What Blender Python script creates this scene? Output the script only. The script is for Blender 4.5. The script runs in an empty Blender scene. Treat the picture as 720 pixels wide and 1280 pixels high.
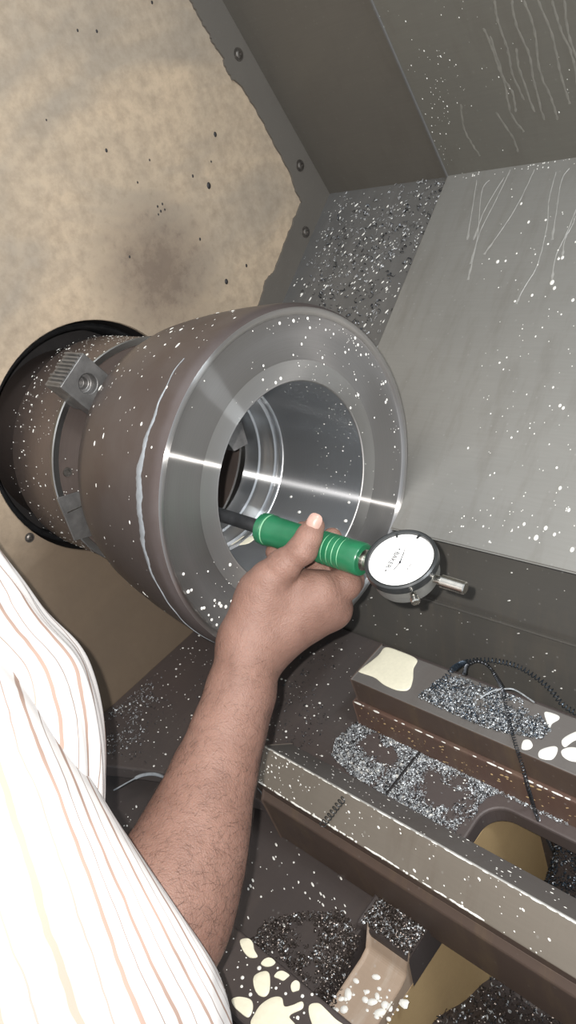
import bpy, bmesh, math, random
import numpy as np
from mathutils import Vector, Matrix
random.seed(7); RNG = np.random.default_rng(7)
S = bpy.context.scene
COL = S.collection
PI = math.pi
# ------------------------------------------------------------------ camera frame
# world: X along the spindle (away from the headstock), Y to the back of the machine, Z up,
# origin = centre of the front face of the workpiece
F = 982.16
CX = np.array([0.69876286, 0.64720210, -0.30472924])    # camera right in world
CY = np.array([0.17659251, -0.56886371, -0.80324913])   # camera down
CZ = np.array([-0.69321392, 0.50746776, -0.51179188])   # camera forward
OC = np.array([0.00984277, -0.02329675, 0.66701592])    # world origin seen from the camera
CAM = -(OC[0]*CX + OC[1]*CY + OC[2]*CZ)
def W(u, v, d):
    return CAM + CX*((u-360)*d/F) + CY*((v-640)*d/F) + CZ*d
def ray(u, v):
    return CX*((u-360)/F) + CY*((v-640)/F) + CZ
def on(u, v, ax, val):
    r = ray(u, v); t = (val-CAM[ax])/r[ax]; return CAM + r*t
def onpl(u, v, P, n):
    r = ray(u, v); t = ((P-CAM)@n)/(r@n); return CAM + r*t
def oncyl(u, v, rad, far=True):
    r = ray(u, v); a = r[1]**2+r[2]**2; b = CAM[1]*r[1]+CAM[2]*r[2]; c = CAM[1]**2+CAM[2]**2-rad**2
    s = math.sqrt(max(b*b-a*c, 0)); t = (-b+s)/a if far else (-b-s)/a
    return CAM + r*t

cam = bpy.data.cameras.new('camera'); co = bpy.data.objects.new('camera', cam); COL.objects.link(co)
cam.sensor_fit = 'VERTICAL'; cam.sensor_height = 36; cam.lens = F/1280*36
cam.clip_start = .01; cam.clip_end = 50
m = Matrix.Identity(4)
for i in range(3):
    m[i][0] = CX[i]; m[i][1] = -CY[i]; m[i][2] = -CZ[i]; m[i][3] = CAM[i]
co.matrix_world = m; S.camera = co

# ------------------------------------------------------------------ world, lights, exposure
S.view_settings.view_transform = 'Standard'; S.view_settings.look = 'None'
S.view_settings.exposure = 0.0; S.view_settings.gamma = 1
w = bpy.data.worlds.new('world'); S.world = w; w.use_nodes = True
w.node_tree.nodes['Background'].inputs[0].default_value = (.86, .93, 1, 1)
w.node_tree.nodes['Background'].inputs[1].default_value = 0.88
def area(name, loc, target, size, energy, color, shape='DISK', sy=None):
    l = bpy.data.lights.new(name, 'AREA'); l.shape = shape; l.size = size; l.energy = energy; l.color = color
    if sy: l.size_y = sy
    o = bpy.data.objects.new(name, l); COL.objects.link(o)
    o.location = Vector(loc); d = Vector(target)-Vector(loc)
    o.rotation_euler = d.to_track_quat('-Z', 'Y').to_euler(); return o
# the phone's own flash, beside its lens
area('phone_flash', CAM - CX*.016 - CY*.012 - CZ*.004, CAM + CZ*.7, .006, 5.5, (1, .96, .92))
# the machine's work lamp above the door opening, and the workshop's lamps over the machine
area('work_lamp', (.75, .10, 1.0), (.05, .15, -.05), .30, 7.0, (.90, .96, 1), 'RECTANGLE', .12)
area('workshop_lamp', (.2, -.7, 2.2), (-.2, .1, 0), 2.6, 9.0, (1, .95, .88))

# ------------------------------------------------------------------ materials
class N:
    def __init__(s, name):
        s.m = bpy.data.materials.new(name); s.m.use_nodes = True; s.t = s.m.node_tree
        s.b = s.t.nodes['Principled BSDF']; s.tc = s.t.nodes.new('ShaderNodeTexCoord'); s.vec = s.tc.outputs['Object']
    def nd(s, k, **kw):
        n = s.t.nodes.new(k)
        for a, v in kw.items(): setattr(n, a, v)
        return n
    def ln(s, a, b): s.t.links.new(a, b)
    def mapped(s, scale=(1, 1, 1), rot=(0, 0, 0), src=None):
        n = s.nd('ShaderNodeMapping'); n.inputs['Scale'].default_value = scale; n.inputs['Rotation'].default_value = rot
        s.ln(src or s.vec, n.inputs[0]); return n.outputs[0]
    def noise(s, scale, detail=4, rough=.55, src=None, dist=0):
        n = s.nd('ShaderNodeTexNoise'); n.inputs['Scale'].default_value = scale; n.inputs['Detail'].default_value = detail
        n.inputs['Roughness'].default_value = rough; n.inputs['Distortion'].default_value = dist
        s.ln(src or s.vec, n.inputs['Vector']); return n.outputs[0]
    def ramp(s, src, stops, interp='LINEAR'):
        n = s.nd('ShaderNodeValToRGB'); n.color_ramp.interpolation = interp; e = n.color_ramp.elements
        while len(e) < len(stops): e.new(.5)
        for k, (p, c) in enumerate(stops):
            e[k].position = p; e[k].color = c if len(c) == 4 else (*c, 1)
        s.ln(src, n.inputs[0]); return n.outputs[0]
    def g(s, src, a, b): return s.ramp(src, [(a, (0, 0, 0)), (b, (1, 1, 1))])
    def mix(s, fac, a, b, mode='MIX'):
        n = s.nd('ShaderNodeMix', data_type='RGBA', blend_type=mode)
        for sock, v in ((n.inputs[0], fac), (n.inputs[6], a), (n.inputs[7], b)):
            if hasattr(v, 'is_linked'): s.ln(v, sock)
            elif isinstance(v, (int, float)): sock.default_value = v
            else: sock.default_value = (*v, 1)
        return n.outputs[2]
    def math(s, op, a, b=0):
        n = s.nd('ShaderNodeMath', operation=op)
        for sock, v in ((n.inputs[0], a), (n.inputs[1], b)):
            if hasattr(v, 'is_linked'): s.ln(v, sock)
            else: sock.default_value = v
        return n.outputs[0]
    def base(s, v, rough=.5, metal=0, spec=None):
        for k, x in (('Base Color', v), ('Roughness', rough), ('Metallic', metal)):
            if hasattr(x, 'is_linked'): s.ln(x, s.b.inputs[k])
            elif k == 'Base Color': s.b.inputs[k].default_value = (*x, 1)
            else: s.b.inputs[k].default_value = x
        if spec is not None: s.b.inputs['Specular IOR Level'].default_value = spec
    def bump(s, src, strength=.3, dist=.001):
        n = s.nd('ShaderNodeBump'); n.inputs['Strength'].default_value = strength; n.inputs['Distance'].default_value = dist
        s.ln(src, n.inputs['Height']); s.ln(n.outputs[0], s.b.inputs['Normal'])
MAT = {}
def simple(name, col, rough=.5, metal=0, nscale=60, var=.25, bump=.15, spec=None):
    n = N(name); f = n.noise(nscale, 5)
    c2 = tuple(max(0, x*(1-var)) for x in col); c3 = tuple(min(1, x*(1+var)) for x in col)
    n.base(n.ramp(f, [(.3, c2), (.7, c3)]), rough, metal, spec)
    if bump: n.bump(n.noise(nscale*6, 3), bump, .0005)
    MAT[name] = n.m; return n.m

SG = 1
def mk_turned(name, col, rough, metal=1, an=.8, rings=900, mottle=None, brush=None):
    n = N(name)
    sep = n.nd('ShaderNodeSeparateXYZ'); n.ln(n.vec, sep.inputs[0])
    yy = n.math('POWER', sep.outputs[1], 2); zz = n.math('POWER', sep.outputs[2], 2)
    r = n.math('SQRT', n.math('ADD', yy, zz)); s_ = n.math('ADD', r, sep.outputs[0])
    cmb = n.nd('ShaderNodeCombineXYZ'); n.ln(s_, cmb.inputs[0])
    rg = n.noise(rings, 3, .7, cmb.outputs[0])
    c = n.mix(rg, tuple(x*.75 for x in col), tuple(min(1, x*1.15) for x in col))
    st = n.g(n.noise(14, 6, .6), .45, .75)
    if mottle: c = n.mix(st, c, mottle)
    n.base(c, n.math('ADD', n.math('MULTIPLY', rg, .12), rough-.06), metal)
    n.b.inputs['Anisotropic'].default_value = an
    t = n.nd('ShaderNodeTangent', direction_type='RADIAL', axis='X'); n.ln(t.outputs[0], n.b.inputs['Tangent'])
    n.bump(rg, .08, .0002)
    if brush:      # fine turning marks: very wide lobe across the grooves, very narrow along them
        g_ = n.nd('ShaderNodeBsdfAnisotropic'); g_.inputs['Color'].default_value = (*brush[0], 1); g_.inputs['Roughness'].default_value = brush[1]; g_.inputs['Anisotropy'].default_value = brush[2]
        n.ln(t.outputs[0], g_.inputs['Tangent']); mx = n.nd('ShaderNodeMixShader'); mx.inputs[0].default_value = brush[3]
        n.ln(n.b.outputs[0], mx.inputs[1]); n.ln(g_.outputs[0], mx.inputs[2]); n.ln(mx.outputs[0], n.t.nodes['Material Output'].inputs[0])
    MAT[name] = n.m; return n.m
mk_turned('turned_steel', (.27, .26, .255), .42, .8, .8, brush=((.50, .49, .48), .30, SG*.90, .11))
mk_turned('bore_steel', (.52, .54, .56), .50, .9, .7, brush=((.6, .61, .63), .30, SG*.80, .22))
mk_turned('groove_steel', (.62, .63, .64), .3, 1, .7, brush=((.8, .81, .82), .30, SG*.85, .45))
mk_turned('rim_steel', (.33, .31, .30), .36, .9, .7, brush=((.7, .69, .68), .30, SG*.80, .35))
mk_turned('ring_steel', (.36, .35, .34), .40, .8, .8, brush=((.55, .54, .53), .30, SG*.88, .16))
mk_turned('rolled_skin', (.118, .098, .094), .38, .4, .45, 300, (.085, .062, .055))
mk_turned('chuck_steel', (.165, .130, .115), .45, .5, .4, 250, (.12, .10, .095))
mk_turned('chuck_edge', (.55, .54, .52), .35, 1, .5)

def mk_beige():
    n = N('beige_paint')
    big = n.noise(5.5, 6, .6, None, .6); fine = n.noise(70, 6, .7); mid = n.noise(16, 5, .65, n.mapped((1, 1, 2.6), (.5, 0, 0)))
    c = n.mix(n.g(big, .34, .74), (.55, .43, .305), (.38, .315, .24))
    c = n.mix(n.math('MULTIPLY', n.g(mid, .42, .9), .45), c, (.27, .22, .17))
    c = n.mix(n.math('MULTIPLY', n.g(n.noise(4.2, 4, .55, n.mapped((1, 1, 1.8), (.7, 0, 0)), .9), .46, .64), .6), c, (.27, .245, .21))
    c = n.mix(n.math('MULTIPLY', n.g(fine, .40, .80), .6), c, (.19, .15, .11))
    # oily dirt under the chuck, with the lower panel's weaker light painted in
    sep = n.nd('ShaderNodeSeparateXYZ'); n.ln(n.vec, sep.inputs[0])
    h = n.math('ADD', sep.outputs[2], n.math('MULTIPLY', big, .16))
    oil_shade = n.ramp(h, [(0.0, (.9, .9, .9)), (.11, (0, 0, 0))])
    n.ln(n.math('ADD', n.math('MULTIPLY', big, .16), sep.outputs[2]), oil_shade.node.inputs[0])
    c = n.mix(oil_shade, c, (.155, .115, .08))
    # rust-brown smudge above the workpiece
    vs = n.nd('ShaderNodeVectorMath', operation='DISTANCE'); n.ln(n.mapped((0, 1, 1)), vs.inputs[0]); vs.inputs[1].default_value = (0, .15, .135)
    sm = n.ramp(n.math('ADD', vs.outputs['Value'], n.math('MULTIPLY', n.math('SUBTRACT', fine, .5), .16)), [(.015, (.75, .75, .75)), (.085, (0, 0, 0))])
    c = n.mix(sm, c, (.13, .095, .075))
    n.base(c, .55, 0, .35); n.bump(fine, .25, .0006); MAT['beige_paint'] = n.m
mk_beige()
def mk_sheet(name, a, b, dirt, rough=.38, metal=.35, spk=.0):
    n = N(name); big = n.noise(4, 6, .6, None, .8); st = n.noise(22, 6, .65, n.mapped((2.2, .5, .5))); br = n.noise(500, 2, .5, n.mapped((.06, 1, 1)))
    fine = n.noise(160, 5, .7)
    c = n.mix(n.g(big, .3, .7), a, b); c = n.mix(n.math('MULTIPLY', n.g(st, .5, .8), .6), c, dirt)
    c = n.mix(n.math('MULTIPLY', br, .25), c, tuple(x*.5 for x in a))
    v = n.nd('ShaderNodeTexVoronoi'); v.inputs['Scale'].default_value = 95; n.ln(n.vec, v.inputs['Vector'])
    c = n.mix(n.math('MULTIPLY', n.ramp(v.outputs[0], [(.06, (1, 1, 1)), (.13, (0, 0, 0))]), .35*n_spk(spk)), c, (.5, .5, .48))
    n.base(c, n.math('ADD', n.math('MULTIPLY', n.g(big, .3, .7), .18), rough), metal); n.bump(fine, .12, .0004); MAT[name] = n.m
def n_spk(v): return v
mk_sheet('guard_sheet', (.31, .305, .285), (.245, .24, .222), (.175, .162, .14), .36, .35, .5)
mk_sheet('upper_sheet', (.165, .158, .135), (.14, .134, .116), (.12, .108, .09), .42, .15, .15)
mk_sheet('upper_sheet_left', (.135, .124, .105), (.115, .105, .09), (.10, .088, .074), .45, .15, .12)
mk_sheet('strip_sheet', (.15, .146, .138), (.115, .114, .112), (.20, .195, .19), .4, .15, 1.0)
mk_sheet('lower_wall', (.115, .108, .095), (.085, .08, .073), (.15, .128, .10), .4, .1, .5)
mk_sheet('flange', (.145, .132, .115), (.12, .11, .096), (.10, .088, .075), .5, .05, .1)
mk_sheet('way_steel', (.225, .195, .16), (.18, .155, .125), (.14, .11, .085), .36, .15, .5)
mk_sheet('way_grey', (.17, .155, .145), (.14, .13, .12), (.11, .09, .078), .4, .15, .3)
mk_sheet('way_side', (.115, .078, .060), (.085, .060, .048), (.20, .14, .075), .45, .1, .3)
mk_sheet('red_casting', (.098, .075, .070), (.082, .072, .068), (.12, .098, .088), .42, .05, .5)
mk_sheet('rusty_casting', (.150, .088, .066), (.105, .068, .055), (.20, .15, .10), .45, .05, .6)
mk_sheet('dark_casting', (.070, .055, .051), (.055, .047, .045), (.085, .067, .058), .4, .05, .4)
mk_sheet('golden_paint', (.52, .37, .19), (.44, .31, .16), (.36, .26, .14), .5, 0, .1)
mk_sheet('beige_step', (.46, .36, .28), (.34, .25, .18), (.62, .58, .52), .4, 0, .8)
simple('black_recess', (.022, .02, .02), .6, 0, 40)
simple('coolant_milk', (.78, .74, .58), .25, 0, 300, .04, 0)
simple('coolant_white', (.80, .79, .74), .3, 0, 300, .06, 0)
simple('coolant_film', (.26, .28, .30), .35, 0, 120, .2, .2)
simple('drip_film', (.34, .335, .315), .35, .1, 120, .15, .1)
simple('dried_drip', (.205, .198, .175), .38, .1, 120, .15, .1)
simple('chip_light', (.55, .58, .60), .35, .5, 500, .35, 0)
simple('chip_mid', (.42, .43, .44), .4, .4, 500, .4, 0)
simple('worn_edge', (.62, .61, .58), .3, .6, 200, .2, 0)
simple('pale_ink', (.45, .45, .45), .5, 0, 50, .1, 0)
simple('chip_dark', (.10, .105, .115), .35, .85, 500, .4, 0)
simple('chip_brown', (.11, .092, .082), .35, .8, 500, .5, 0)
simple('chip_blue', (.055, .075, .10), .3, .7, 500, .4, 0)
simple('jaw_steel', (.20, .195, .19), .42, .6, 90, .25, .25)
simple('screw_steel', (.17, .155, .14), .4, .8, 200, .3, .2)
simple('bright_steel', (.62, .60, .55), .25, 1, 200, .1, .05)
simple('dial_body', (.33, .33, .31), .42, .6, 300, .08, .1)
simple('black_enamel', (.025, .027, .028), .3, 0, 100, .1, 0)
simple('rod_black', (.035, .036, .038), .42, .3, 120, .3, .1)
simple('green_plastic', (.014, .125, .055), .30, 0, 80, .12, .05)
simple('groove_paint', (.22, .45, .27), .4, 0, 80, .1, 0)
simple('dial_white', (.92, .92, .90), .35, 0, 50, .01, 0)
simple('dial_ink', (.02, .02, .025), .5, 0, 50, .1, 0)
simple('nail', (.40, .255, .21), .28, 0, 200, .08, .03)
simple('hair', (.02, .013, .010), .5, 0, 50, .1, 0)
def mk_skin():
    n = N('skin'); big = n.noise(18, 5, .6); fine = n.noise(420, 4, .7); v = n.nd('ShaderNodeTexVoronoi'); v.inputs['Scale'].default_value = 900; n.ln(n.vec, v.inputs['Vector'])
    mid = n.noise(70, 4, .6)
    c = n.mix(n.g(big, .3, .7), (.205, .112, .084), (.275, .160, .124)); c = n.mix(n.math('MULTIPLY', n.g(mid, .45, .75), .35), c, (.13, .068, .052))
    c = n.mix(n.math('MULTIPLY', fine, .35), c, (.10, .05, .036)); c = n.mix(n.math('MULTIPLY', n.g(n.noise(34, 5, .65), .5, .75), .35), c, (.115, .058, .042))
    n.base(c, .56, 0, .35); n.b.inputs['Subsurface Weight'].default_value = .10; n.b.inputs['Subsurface Radius'].default_value = (.006, .002, .001); n.b.inputs['Subsurface Scale'].default_value = .6
    n.bump(n.math('ADD', n.math('ADD', fine, n.math('MULTIPLY', n.noise(140, 4, .6), 1.5)), n.math('MULTIPLY', v.outputs[0], .8)), .5, .0007); MAT['skin'] = n.m
mk_skin()
def mk_shirt():
    n = N('striped_cotton'); uv = n.tc.outputs['UV']
    dis = n.noise(16, 3, .5); weave = n.noise(1800, 2, .5)
    sep = n.nd('ShaderNodeSeparateXYZ'); n.ln(uv, sep.inputs[0])
    s_ = n.math('ADD', sep.outputs[0], n.math('MULTIPLY', n.math('SUBTRACT', dis, .5), .55))
    fr = n.math('FRACT', s_); a = n.ramp(fr, [(0, (0, 0, 0)), (.03, (1, 1, 1)), (.13, (1, 1, 1)), (.16, (0, 0, 0))])
    b = n.ramp(n.math('FRACT', n.math('ADD', s_, .45)), [(0, (0, 0, 0)), (.015, (1, 1, 1)), (.045, (1, 1, 1)), (.06, (0, 0, 0))])
    c = n.mix(n.math('MULTIPLY', a, .85), (.80, .77, .75), (.33, .20, .145)); c = n.mix(n.math('MULTIPLY', b, .8), c, (.24, .16, .125))
    n.base(c, .85, 0, .1); n.bump(weave, .2, .0004); MAT['striped_cotton'] = n.m
mk_shirt()

# ------------------------------------------------------------------ mesh helpers
def link(name, me, mats, parent=None):
    o = bpy.data.objects.new(name, me); COL.objects.link(o)
    for x in (mats if isinstance(mats, (list, tuple)) else [mats]): me.materials.append(MAT[x])
    if parent: o.parent = parent
    return o
def obj(name, verts, faces, mats, parent=None, smooth=True, mi=None, uv=None, origin=None, angle=40):
    me = bpy.data.meshes.new(name); verts = [tuple(map(float, v)) for v in verts]
    if origin is not None and parent is None: verts = [(v[0]-origin[0], v[1]-origin[1], v[2]-origin[2]) for v in verts]
    me.from_pydata(verts, [], faces); me.update()
    if smooth:
        me.polygons.foreach_set('use_smooth', [True]*len(me.polygons))
        try: me.set_sharp_from_angle(angle=math.radians(angle))
        except Exception: pass
    if mi: me.polygons.foreach_set('material_index', mi)
    if uv is not None:
        l = me.uv_layers.new(name='uv')
        for lp in me.loops: l.data[lp.index].uv = uv[lp.vertex_index]
    o = link(name, me, mats, parent)
    if origin is not None and parent is None: o.location = origin
    return o
def np_obj(name, V, Q, mats, parent=None, smooth=True):
    me = bpy.data.meshes.new(name); V = np.ascontiguousarray(V, np.float32); Q = np.ascontiguousarray(Q, np.int32); k = Q.shape[1]
    me.vertices.add(len(V)); me.vertices.foreach_set('co', V.ravel()); me.loops.add(Q.size); me.loops.foreach_set('vertex_index', Q.ravel())
    me.polygons.add(len(Q)); me.polygons.foreach_set('loop_start', np.arange(0, Q.size, k, dtype=np.int32)); me.polygons.foreach_set('loop_total', np.full(len(Q), k, np.int32))
    me.update(calc_edges=True); me.validate()
    if smooth: me.polygons.foreach_set('use_smooth', [True]*len(me.polygons))
    return link(name, me, mats, parent)
def tag(o, label=None, cat=None, group=None, kind=None):
    if label: o['label'] = label
    if cat: o['category'] = cat
    if group: o['group'] = group
    if kind: o['kind'] = kind
    return o
def empty(name, loc, label, cat, group=None):
    o = bpy.data.objects.new(name, None); COL.objects.link(o); o.location = Vector([float(x) for x in loc]); o.empty_display_size = .02
    tag(o, label, cat, group); return o
def keep(o, root):      # vertices were written in world space: cancel the root's offset
    o.matrix_parent_inverse = Matrix.Translation(-Vector(root.location)); return o
def frame(d, up=(0, 0, 1)):
    d = np.array(d, float); d /= np.linalg.norm(d); up = np.array(up, float)
    if abs(d@up) > .95: up = np.array([0, 1., 0])
    a = np.cross(up, d); a /= np.linalg.norm(a); return d, a, np.cross(d, a)
def revolve(prof, n=96, P=(0, 0, 0), d=(1, 0, 0), a=(0, 1, 0), b=(0, 0, 1), a0=0, a1=2*PI, closed_prof=False):
    P, d, a, b = (np.array(x, float) for x in (P, d, a, b)); full = abs(a1-a0-2*PI) < 1e-6
    vs = []; fs = []; m_ = len(prof); k = n if full else n+1
    for i in range(k):
        t = a0+(a1-a0)*i/n; r_ = a*math.cos(t)+b*math.sin(t)
        for x, r in prof: vs.append(P+d*x+r_*r)
    for i in range(n):
        j = (i+1) % k
        for q in range(m_ if closed_prof else m_-1):
            q2 = (q+1) % m_; fs.append((i*m_+q, j*m_+q, j*m_+q2, i*m_+q2))
    return vs, fs
def prism(poly, h, nrm):
    # poly: list of 3D points in order; extruded by h*nrm
    nrm = np.array(nrm, float); k = len(poly); vs = [np.array(p, float) for p in poly]+[np.array(p, float)+nrm*h for p in poly]
    fs = [tuple(range(k, 2*k)), tuple(range(k-1, -1, -1))]+[(i, (i+1) % k, k+(i+1) % k, k+i) for i in range(k)]
    return vs, fs
def box(x0, x1, y0, y1, z0, z1):
    v = [(x, y, z) for z in (z0, z1) for y in (y0, y1) for x in (x0, x1)]
    return v, [(0, 2, 3, 1), (4, 5, 7, 6), (0, 1, 5, 4), (1, 3, 7, 5), (3, 2, 6, 7), (2, 0, 4, 6)]
def extrude_x(prof, x0, x1):
    k = len(prof); vs = [(x0, y, z) for y, z in prof]+[(x1, y, z) for y, z in prof]
    return vs, [tuple(range(k-1, -1, -1)), tuple(range(k, 2*k))]+[(i, k+i, k+(i+1) % k, (i+1) % k) for i in range(k)]
def bevel(o, w_=.001, seg=2):
    md = o.modifiers.new('bevel', 'BEVEL'); md.width = w_; md.segments = seg; md.limit_method = 'ANGLE'; md.angle_limit = math.radians(35)
    md.harden_normals = False; return o
def tube(pts, r, n=8, caps=True):
    pts = [np.array(p, float) for p in pts]; rs = r if hasattr(r, '__len__') else [r]*len(pts); vs = []; fs = []; pa = None
    for i, p in enumerate(pts):
        d = pts[min(i+1, len(pts)-1)]-pts[max(i-1, 0)]; d /= np.linalg.norm(d)+1e-12
        if pa is None: _, a, b = frame(d)
        else:
            a = pa-d*(pa@d); a /= np.linalg.norm(a); b = np.cross(d, a)
        pa = a
        for k in range(n):
            t = 2*PI*k/n; vs.append(p+(a*math.cos(t)+b*math.sin(t))*rs[i])
    for i in range(len(pts)-1):
        for k in range(n): fs.append((i*n+k, i*n+(k+1) % n, (i+1)*n+(k+1) % n, (i+1)*n+k))
    if caps: fs += [tuple(range(n-1, -1, -1)), tuple(range((len(pts)-1)*n, len(pts)*n))]
    return vs, fs
def merge(parts):
    V = []; Fc = []
    for v, f in parts:
        o = len(V); V += list(v); Fc += [tuple(i+o for i in q) for q in f]
    return V, Fc
def spline(pts, k=8, closed=False):
    pts = [np.array(p, float) for p in pts]; n = len(pts); out = []
    for i in range(n if closed else n-1):
        p0, p1, p2, p3 = (pts[j % n] if closed else pts[min(max(j, 0), n-1)] for j in (i-1, i, i+1, i+2))
        for q in range(k):
            t = q/k; out.append(.5*((2*p1)+(-p0+p2)*t+(2*p0-5*p1+4*p2-p3)*t*t+(-p0+3*p1-3*p2+p3)*t**3))
    if not closed: out.append(pts[-1])
    return out
def puddle(name, pts, nrm, h, mat, parent=None, k=5):
    # a low pool with a rounded rim, from its outline
    out = spline(pts, k, True); nrm = np.array(nrm, float); c = sum(out)/len(out); n = len(out)
    vs = []; fs = []
    for s_, hh in ((1, 0), (.985, h*.6), (.93, h), (.5, h*1.05)):
        vs += [c+(p-c)*s_+nrm*hh for p in out]
    vs.append(c+nrm*h*1.06)
    for L in range(3):
        for i in range(n): fs.append((L*n+i, L*n+(i+1) % n, (L+1)*n+(i+1) % n, (L+1)*n+i))
    for i in range(n): fs.append((3*n+i, 3*n+(i+1) % n, 4*n))
    # make the winding face along nrm
    a = vs[3*n+1]-vs[3*n]; b = vs[4*n]-vs[3*n]
    if np.cross(a, b)@nrm < 0: fs = [tuple(reversed(f)) for f in fs]
    return obj(name, vs, fs, mat, parent, origin=None if parent else tuple(c))
DOME_N = 8
def drops(name, items, mat, parent=None, kind='stuff'):
    # items: (point, normal, tangent, radius, elongation)
    K = DOME_N; V = []; Q = []
    for P, nn, tt, r, el in items:
        P = np.array(P); nn = np.array(nn)/np.linalg.norm(nn); tt = np.array(tt)-nn*(np.array(tt)@nn); tt /= np.linalg.norm(tt)+1e-9; bb = np.cross(nn, tt); o = len(V)
        for s_, hh in ((1, 0), (.72, .38), (.0, .52)):
            for k in range(K):
                if s_ == 0 and k: break
                a = 2*PI*k/K; V.append(P+(tt*math.cos(a)*el+bb*math.sin(a))*r*s_+nn*r*hh)
        for k in range(K):
            Q.append((o+k, o+(k+1) % K, o+K+(k+1) % K, o+K+k)); Q.append((o+K+k, o+K+(k+1) % K, o+2*K, o+2*K))
    me = bpy.data.meshes.new(name); me.from_pydata([tuple(v) for v in V], [], [q if q[2] != q[3] else q[:3] for q in Q]); me.update()
    me.polygons.foreach_set('use_smooth', [True]*len(me.polygons)); o = link(name, me, mat, parent)
    if kind: o['kind'] = kind
    return o
def chips(name, P, nrm, size, mat, parent=None, flat=.5):
    # P: (n,3) points; little curled ribbons
    n = len(P); K = 6; th = np.linspace(0, 1, K+1)
    sz = size*RNG.uniform(.55, 1.5, n)[:, None]; turn = RNG.uniform(2.2, 5.2, n)[:, None]; wd = sz*RNG.uniform(.3, .8, (n, 1)); pitch = RNG.uniform(-1, 1, (n, 1))*sz
    A = th[None]*turn; x = np.cos(A)*sz; y = np.sin(A)*sz; z = pitch*th[None]
    L = np.stack([np.stack([x, y, z-wd/2], -1), np.stack([x, y, z+wd/2], -1)], 2).reshape(n, -1, 3)
    q = RNG.normal(size=(n, 4)); q /= np.linalg.norm(q, axis=1)[:, None]; a, b, c, d = q.T
    R = np.stack([np.stack([1-2*(c*c+d*d), 2*(b*c-a*d), 2*(b*d+a*c)], -1), np.stack([2*(b*c+a*d), 1-2*(b*b+d*d), 2*(c*d-a*b)], -1), np.stack([2*(b*d-a*c), 2*(c*d+a*b), 1-2*(b*b+c*c)], -1)], 1)
    V = np.einsum('nij,nkj->nki', R, L)
    nrm = np.array(nrm, float); nrm /= np.linalg.norm(nrm); hgt = V@nrm; V = V-hgt[..., None]*nrm*flat; hgt = V@nrm
    V += (P-nrm*hgt.min(1)[:, None])[:, None, :]+nrm*.0002
    m_ = 2*(K+1); base = (np.arange(n)*m_)[:, None, None]; k = np.arange(K)*2
    f = np.stack([k, k+1, k+3, k+2], -1)[None]+base
    o = np_obj(name, V.reshape(-1, 3), f.reshape(-1, 4), mat, parent, True); o['kind'] = 'stuff'; return o
def vnoise(x, y, seed=0):
    # cheap smooth value noise for clumping
    def h(i, j): return np.modf(np.abs(np.sin(i*127.1+j*311.7+seed*74.7)*43758.5453))[0]
    i = np.floor(x); j = np.floor(y); fx = x-i; fy = y-j; fx = fx*fx*(3-2*fx); fy = fy*fy*(3-2*fy)
    return (h(i, j)*(1-fx)+h(i+1, j)*fx)*(1-fy)+(h(i, j+1)*(1-fx)+h(i+1, j+1)*fx)*fy
def inpoly(x, y, poly):
    c = np.zeros(len(x), bool); n = len(poly)
    for i in range(n):
        (x0, y0), (x1, y1) = poly[i], poly[(i+1) % n]
        k = ((y0 > y) != (y1 > y)) & (x < (x1-x0)*(y-y0)/((y1-y0)+1e-12)+x0); c ^= k
    return c
def scatter(poly, n, cl=None, thr=.5, seed=0):
    xs = [p[0] for p in poly]; ys = [p[1] for p in poly]; out = np.zeros((0, 2))
    while len(out) < n:
        p = np.stack([RNG.uniform(min(xs), max(xs), n*3), RNG.uniform(min(ys), max(ys), n*3)], -1)
        k = inpoly(p[:, 0], p[:, 1], poly)
        if cl: 
            v = .65*vnoise(p[:, 0]*cl, p[:, 1]*cl, seed)+.35*vnoise(p[:, 0]*cl*2.7, p[:, 1]*cl*2.7, seed+3); k &= v+RNG.normal(0, .05, len(v)) > thr
        out = np.concatenate([out, p[k]])
    return out[:n]

# ------------------------------------------------------------------ the enclosure (setting)
XW = -.30
PK = np.array([XW, .445, .115])                     # fold where upper wall and sloping guard meet
UT = np.array([0, -.0841, .2440]); UT /= np.linalg.norm(UT)     # up the upper wall
UN = np.cross([1, 0, 0], UT); UN = UN if UN[1] < 0 else -UN     # its inward normal
GT = np.array([0, -.130, -.084]); GT /= np.linalg.norm(GT)      # down the guard
GN = np.array([0, -GT[2]*-1, GT[1]*-1]); GN = np.array([0, -.084, .130]); GN /= np.linalg.norm(GN)
HOLE = (-.005, .0105, .1265)
# headstock panel: beige sheet with round opening for the chuck
def headstock():
    n = 72; hy, hz, hr = HOLE
    outer = [(-.75, -.30), (.50, -.30), (.60, .115), (.35, .80), (-.75, .80)]
    vs = []; fs = []
    def edge(t):
        dy, dz = math.cos(t), math.sin(t); best = 9
        for i in range(len(outer)):
            (ay, az), (by, bz) = outer[i], outer[(i+1) % len(outer)]
            ex, ez = by-ay, bz-az; den = dy*ez-dz*ex
            if abs(den) < 1e-9: continue
            s_ = ((ay-hy)*ez-(az-hz)*ex)/den; q = ((ay-hy)*dz-(az-hz)*dy)/den
            if s_ > 0 and -1e-6 <= q <= 1+1e-6: best = min(best, s_)
        return hy+dy*best, hz+dz*best
    for i in range(n):
        t = 2*PI*i/n; y, z = edge(t)
        for k in (0, 1): 
            xx = XW-(.004 if k else 0)
            vs.append((xx, hy+hr*math.cos(t), hz+hr*math.sin(t))); vs.append((xx, y, z))
    for i in range(n):
        j = (i+1) % n; fs += [(i*4, i*4+1, j*4+1, j*4), (i*4+3, i*4+2, j*4+2, j*4+3), (i*4+2, i*4, j*4, j*4+2)]
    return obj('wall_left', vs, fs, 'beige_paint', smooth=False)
wl = headstock(); tag(wl, kind='structure', label='beige painted headstock panel with stains and dark spots around the chuck')
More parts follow.
